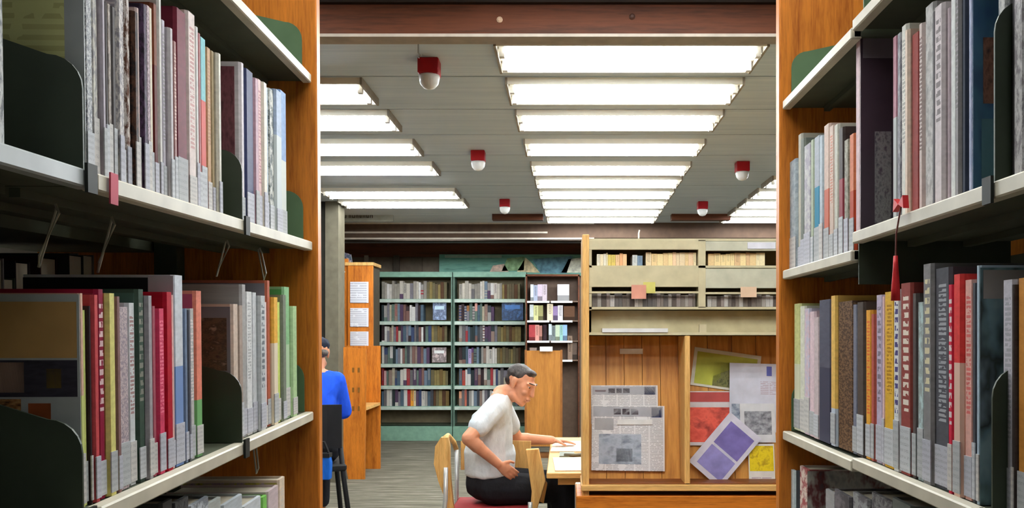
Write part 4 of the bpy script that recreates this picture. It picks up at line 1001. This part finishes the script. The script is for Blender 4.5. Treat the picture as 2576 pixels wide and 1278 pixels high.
M_SKIN = plain((214, 150, 118), 0.5, var=0.1)
def dark_hair(c):
    k = N('hair_%d' % c[0], 0.6); f = k.noise(k.coord('Object', (120, 120, 20)), 1.0, 3)
    k.color(k.ramp(f, [(0.35, lin([v * 0.6 for v in c])), (0.65, lin([min(255, v * 1.5) for v in c]))])); k.bump(f, 0.5, 0.004); return k.m
def cloth(name, c, sc=18):
    k = N(name, 0.9, spec=0.15); f = k.noise(k.coord('Object', (1, 1, 0.6)), sc, 4, 0.6)
    k.color(k.ramp(f, [(0.3, lin([v * 0.9 for v in c])), (0.7, lin(c))])); k.bump(f, 0.35, 0.02); return k.m

def face_details(root, c, Rm, brow):
    def P(x, y, z): return c + Rm @ V(x, y, z)
    for s in (-1, 1):
        bm = bmesh.new(); hullpart(bm, [(P(s * 0.031, 0.071, 0.018), (0.012, 0.008, 0.006), Rm)])
        e = ob('eye', bm, plain((216, 208, 200), 0.2, var=0), root, smooth=True)
        bm = bmesh.new(); hullpart(bm, [(P(s * 0.031, 0.0775, 0.016), (0.006, 0.003, 0.006), Rm)]); ob('iris', bm, plain((50, 36, 28), 0.2, var=0), e, smooth=True)
        bm = bmesh.new(); hullpart(bm, [(P(s * 0.014, 0.090, 0.040), (0.006, 0.004, 0.0045), Rm), (P(s * 0.048, 0.074, 0.042), (0.006, 0.005, 0.004), Rm)]); ob('eyebrow', bm, brow, root, smooth=True)
    bm = bmesh.new(); hullpart(bm, [(P(-0.020, 0.091, -0.061), (0.006, 0.0045, 0.002), Rm), (P(0.020, 0.091, -0.061), (0.006, 0.0045, 0.002), Rm)])
    ob('mouth', bm, plain((140, 74, 66), 0.5), root, smooth=True)

def person(root, J, hc, Rm, shirt, pants, hairm, shoes, hand_r, hand_l, sleeve=0.62, cap=None):
    bm = bmesh.new()
    # body, one continuous surface under the clothes
    hullpart(bm, [(J['pelvis'], (0.13, 0.165, 0.10)), (J['waist'], (0.12, 0.15, 0.09))])
    hullpart(bm, [(J['waist'], (0.12, 0.15, 0.09)), (J['chest'], (0.115, 0.165, 0.11))])
    hullpart(bm, [(J['chest'], (0.11, 0.16, 0.10)), (J['sh_r'], 0.05), (J['sh_l'], 0.05), (J['neck'], 0.052)])
    chain(bm, [J['neck'], hc + Rm @ V(0, -0.012, -0.06)], [0.060, 0.056])
    for s in ('r', 'l'):
        chain(bm, [J['sh_' + s], J['el_' + s], J['wr_' + s]], [0.050, 0.042, 0.028])
        m_ = J['el_' + s].lerp(J['wr_' + s], 0.3); hullpart(bm, [(m_, 0.042), (J['el_' + s], 0.040)])
        chain(bm, [J['hip_' + s], J['kn_' + s], J['an_' + s]], [0.088, 0.056, 0.038])
        chain(bm, [J['an_' + s], J['toe_' + s]], [0.038, 0.03])
    head_shapes(bm, hc, Rm)
    hand_shapes(bm, J['wr_r'], *hand_r); hand_shapes(bm, J['wr_l'], *hand_l)
    fuse('body', bm, M_SKIN, root, 0.0055, 3)
    face_details(root, hc, Rm, hairm)
    # shirt
    bm = bmesh.new()
    hullpart(bm, [(J['pelvis'] + V(0, 0, 0.07), (0.155, 0.185, 0.04)), (J['waist'], (0.155, 0.18, 0.10)), (J['waist'] + J['belly'], (0.13, 0.14, 0.10))])
    hullpart(bm, [(J['waist'], (0.15, 0.18, 0.10)), (J['chest'], (0.135, 0.185, 0.12))])
    hullpart(bm, [(J['chest'], (0.13, 0.18, 0.11)), (J['sh_r'], 0.066), (J['sh_l'], 0.066), (J['neck'] - V(0, 0, 0.03), 0.066)])
    for s in ('r', 'l'):
        e = J['sh_' + s].lerp(J['el_' + s], sleeve); chain(bm, [J['sh_' + s], e], [0.070, 0.066])
    fuse('shirt', bm, shirt, root, 0.007, 8)
    bm = bmesh.new(); 
    ring = [J['neck'] + V(0, 0, 0.012) + V(math.cos(a) * 0.060 + 0.008, math.sin(a) * 0.062, -math.cos(a) * 0.02 - 0.02) for a in [i * math.pi / 8 for i in range(17)]]
    tube(bm, ring, 0.008, 8); ob('collar', bm, shirt, root, smooth=True)
    # trousers
    bm = bmesh.new()
    hullpart(bm, [(J['pelvis'], (0.15, 0.18, 0.105)), (J['pelvis'] + V(0, 0, 0.10), (0.140, 0.17, 0.05))])
    for s in ('r', 'l'): chain(bm, [J['hip_' + s], J['kn_' + s], J['an_' + s] + V(0, 0, 0.03)], [0.105, 0.080, 0.062])
    fuse('trousers', bm, pants, root, 0.009, 6)
    for s in ('r', 'l'):
        bm = bmesh.new(); a, t_ = J['an_' + s], J['toe_' + s]
        hullpart(bm, [(V(a.x, a.y, 0.045), (0.05, 0.045, 0.042)), (V(t_.x, t_.y, 0.032), (0.045, 0.045, 0.03)), (V(a.x, a.y, 0.09), 0.044)])
        ob('shoe', bm, shoes, root, smooth=True)
    def P(x, y, z): return hc + Rm @ V(x, y, z)
    if cap is None:
        bm = bmesh.new()
        hullpart(bm, [(P(0, -0.026, 0.050), (0.079, 0.091, 0.072), Rm)])
        hullpart(bm, [(P(0, -0.060, 0.006), (0.066, 0.050, 0.046), Rm)])
        hullpart(bm, [(P(0, 0.03, 0.092), (0.052, 0.036, 0.022), Rm)])
        for s in (-1, 1): hullpart(bm, [(P(s * 0.071, -0.012, 0.05), (0.012, 0.016, 0.024), Rm)])
        fuse('hair', bm, hairm, root, 0.006, 5)
    else:
        bm = bmesh.new()
        hullpart(bm, [(P(0, -0.024, 0.060), (0.084, 0.097, 0.068), Rm)])
        hullpart(bm, [(P(0, 0.05, 0.065), (0.064, 0.05, 0.014), Rm), (P(0, 0.14, 0.050), (0.05, 0.03, 0.008), Rm)])
        fuse('cap', bm, cap, root, 0.006, 4)
        bm = bmesh.new(); hullpart(bm, [(P(0, -0.070, -0.005), (0.062, 0.042, 0.035), Rm)]); ob('hair', bm, hairm, root, smooth=True)

def frame_from(fwd, up):
    f = fwd.normalized(); l = up.cross(f).normalized(); u = f.cross(l).normalized()
    # columns: x = right of face axis, y = forward, z = up (right-handed)
    x = f.cross(u).normalized()
    return Matrix((x, f, u)).transposed()

# man in the white shirt; root frame: x = the way he faces, y = his left
root = thing('person', 'seated man in a white t-shirt and black trousers leaning over the reading table', 'person', (-0.455, 5.30, 0), math.radians(8))
J = dict(pelvis=V(0, 0, 0.56), waist=V(-0.005, 0, 0.76), belly=V(0.04, 0, -0.01), chest=V(0.01, 0, 0.92), neck=V(0.075, -0.005, 1.105),
         sh_r=V(0.025, -0.175, 1.035), sh_l=V(0.075, 0.175, 1.035), el_r=V(-0.135, -0.30, 0.875), wr_r=V(0.035, -0.235, 0.72),
         el_l=V(0.19, 0.28, 0.80), wr_l=V(0.42, 0.31, 0.785), hip_r=V(0.02, -0.095, 0.555), hip_l=V(0.02, 0.095, 0.555),
         kn_r=V(0.44, -0.10, 0.535), kn_l=V(0.44, 0.13, 0.535), an_r=V(0.42, -0.10, 0.09), an_l=V(0.44, 0.13, 0.09), toe_r=V(0.56, -0.11, 0.03), toe_l=V(0.58, 0.14, 0.03))
hc = V(0.185, -0.045, 1.165)
Rm = frame_from(V(0.74, -0.50, -0.42), V(0.38, -0.12, 0.92))
person(root, J, hc, Rm, cloth('white_cotton', (226, 234, 240)), cloth('black_trouser_cloth', (34, 34, 38)), dark_hair((44, 36, 34)), plain((40, 34, 30), 0.4),
       (V(0.75, 0.25, -0.6), V(0.1, 0.9, -0.1), V(0.6, 0.1, 0.6), 0.5), (V(0.97, 0.05, -0.08), V(0.05, 0.0, -1), V(0.1, -1, 0), 0.35))
# his armchair: bent wooden arms, red seat, pale tube frame; it faces the aisle
t = thing('armchair', 'red seated armchair with bent wooden arms under the man in white', 'chair', (-0.43, 5.22, 0))
boxo('seat', -0.235, 0.235, -0.20, 0.26, 0.40, 0.452, plain((168, 52, 56), 0.7), t, 0.012)
def arm(x, sgn):
    path = [(0.012, 0.42), (-0.006, 0.52), (-0.03, 0.62), (-0.045, 0.72), (-0.042, 0.82), (-0.03, 0.872)]
    wid = [0.016, 0.022, 0.036, 0.046, 0.042, 0.02]
    bm = bmesh.new(); prev = None
    for (px_, pz_), w_ in zip(path, wid):
        ring = [bm.verts.new((x + px_ + dx_, yy_, pz_)) for dx_, yy_ in ((-w_, -0.16), (w_, -0.16), (w_, -0.11), (-w_, -0.11))]
        if prev:
            for j in range(4): bm.faces.new((prev[j], prev[(j + 1) % 4], ring[(j + 1) % 4], ring[j]))
        else: bm.faces.new(ring[::-1])
        prev = ring
    bm.faces.new(prev); ob('bent_arm', bm, M_LIGHTWOOD, t)
    bm = bmesh.new(); tube(bm, [(x - 0.035, -0.14, 0.86), (x - 0.03, 0.0, 0.865), (x - 0.02, 0.2, 0.80), (x - 0.01, 0.26, 0.74)], 0.016, 8); ob('arm_rest', bm, M_LIGHTWOOD, t, smooth=True)
def armr(x):
    bm = bmesh.new()
    prism(bm, [(x - 0.03, 0.80), (x + 0.045, 0.805), (x + 0.085, 0.62), (x + 0.05, 0.50), (x + 0.02, 0.40), (x - 0.005, 0.40), (x + 0.005, 0.56)], -0.16, -0.11, 'y'); ob('bent_arm', bm, M_LIGHTWOOD, t, None, 0.003)
    bm = bmesh.new(); prism(bm, [(x + 0.052, 0.50), (x + 0.085, 0.615), (x + 0.095, 0.60), (x + 0.075, 0.49)], -0.155, -0.1, 'y'); ob('arm_underside', bm, plain((150, 98, 44), 0.5), t)
arm(-0.235, 1); armr(0.235)
for x, dx in ((-0.255, -0.055), (0.232, 0.03)):
    bm = bmesh.new(); tube(bm, [(x, -0.17, 0.70 if x < 0 else 0.50), (x, -0.18, 0.52 if x < 0 else 0.46), (x + dx, -0.20, 0.0)], 0.0135, 10); ob('front_leg', bm, plain((214, 214, 212), 0.3, 0.3), t, smooth=True)
    bm = bmesh.new(); tube(bm, [(x * 0.95, 0.24, 0.75), (x * 0.95, 0.24, 0.45), (x * 0.95 + dx * 0.5, 0.30, 0.0)], 0.0135, 10); ob('rear_leg', bm, plain((214, 214, 212), 0.3, 0.3), t, smooth=True)
bm = bmesh.new(); prism(bm, [(-0.22, 0.26), (-0.1, 0.285), (0.1, 0.285), (0.22, 0.26), (0.22, 0.275), (0.1, 0.30), (-0.1, 0.30), (-0.22, 0.275)], 0.62, 0.80, 'z'); ob('backrest', bm, M_LIGHTWOOD, t)

# man in the blue shirt, back turned, at the left
root = thing('person', 'seated man in a bright blue shirt and dark cap, half hidden by the shelving', 'person', (-1.83, 6.35, 0), math.radians(112))
J = dict(pelvis=V(0, 0, 0.64), waist=V(0, 0, 0.82), belly=V(0.03, 0, 0), chest=V(0.03, 0, 1.0), neck=V(0.075, -0.03, 1.19), sh_r=V(0.04, -0.175, 1.13), sh_l=V(0.04, 0.175, 1.13),
         el_r=V(0.10, -0.235, 0.89), el_l=V(0.10, 0.235, 0.89), wr_r=V(0.32, -0.14, 0.84), wr_l=V(0.32, 0.14, 0.84), hip_r=V(0, -0.095, 0.63), hip_l=V(0, 0.095, 0.63),
         kn_r=V(0.43, -0.11, 0.60), kn_l=V(0.43, 0.11, 0.60), an_r=V(0.40, -0.11, 0.16), an_l=V(0.40, 0.11, 0.16), toe_r=V(0.53, -0.11, 0.05), toe_l=V(0.53, 0.11, 0.05))
hc = V(0.115, -0.05, 1.325)
person(root, J, hc, frame_from(V(0.95, 0.15, -0.22), V(0.2, 0, 0.98)), cloth('bright_blue_cotton', (36, 84, 216)), cloth('charcoal_trouser_cloth', (40, 40, 46)), dark_hair((70, 64, 60)), plain((40, 36, 36), 0.4),
       (V(0.9, 0.3, -0.2), V(0, 0.2, -1), V(0.2, 1, 0), 0.5), (V(0.9, -0.3, -0.2), V(0, -0.2, -1), V(0.2, -1, 0), 0.5), 0.95, plain((34, 40, 56), 0.8))
t = thing('office_chair', 'black chair with slanted legs under the man in blue', 'chair', (-1.85, 6.35, 0), math.radians(112))
bm = bmesh.new(); prism(bm, [(-0.21, -0.20), (-0.19, -0.20), (-0.165, -0.1), (-0.16, 0.0), (-0.165, 0.1), (-0.19, 0.20), (-0.21, 0.20), (-0.19, 0.1), (-0.185, 0.0), (-0.19, -0.1)], 0.66, 0.97, 'z'); ob('backrest', bm, M_BLACK, t)
boxo('seat', -0.18, 0.27, -0.24, 0.24, 0.49, 0.54, M_BLACK, t, 0.012)
for sx in (-1, 1):
    for sy in (-1, 1):
        bm = bmesh.new(); tube(bm, [(sx * 0.17 + 0.03, sy * 0.2, 0.66 if sx < 0 else 0.5), (sx * 0.18 + 0.03, sy * 0.22, 0.45), (sx * 0.26 + 0.02, sy * 0.27, 0.0)], 0.018, 8); ob('leg', bm, M_BLACK, t, smooth=True)
t = thing('shoulder_bag', 'bright blue bag hanging under the black chair', 'bag', (Xp(815, 6.0), 6.0, 0))
bm = bmesh.new(); prism(bm, [(-0.10, Zp(1206, 6.0)), (0.045, Zp(1206, 6.0)), (0.05, Zp(1165, 6.0)), (0.04, Zp(1148, 6.0)), (-0.09, Zp(1148, 6.0))], -0.03, 0.04, 'y'); ob('pouch', bm, cloth('blue_nylon', (30, 100, 200)), t, None, 0.006)
boxo('dark_flap', -0.095, 0.045, -0.034, 0.044, Zp(1150, 6.0), Zp(1140, 6.0), M_BLACK, t)
bm = bmesh.new(); tube(bm, [(-0.09, 0.005, Zp(1148, 6.0)), (-0.05, 0.005, Zp(1112, 6.0)), (0.0, 0.005, Zp(1112, 6.0)), (0.04, 0.005, Zp(1148, 6.0))], 0.008, 6); ob('strap', bm, M_BLACK, t)
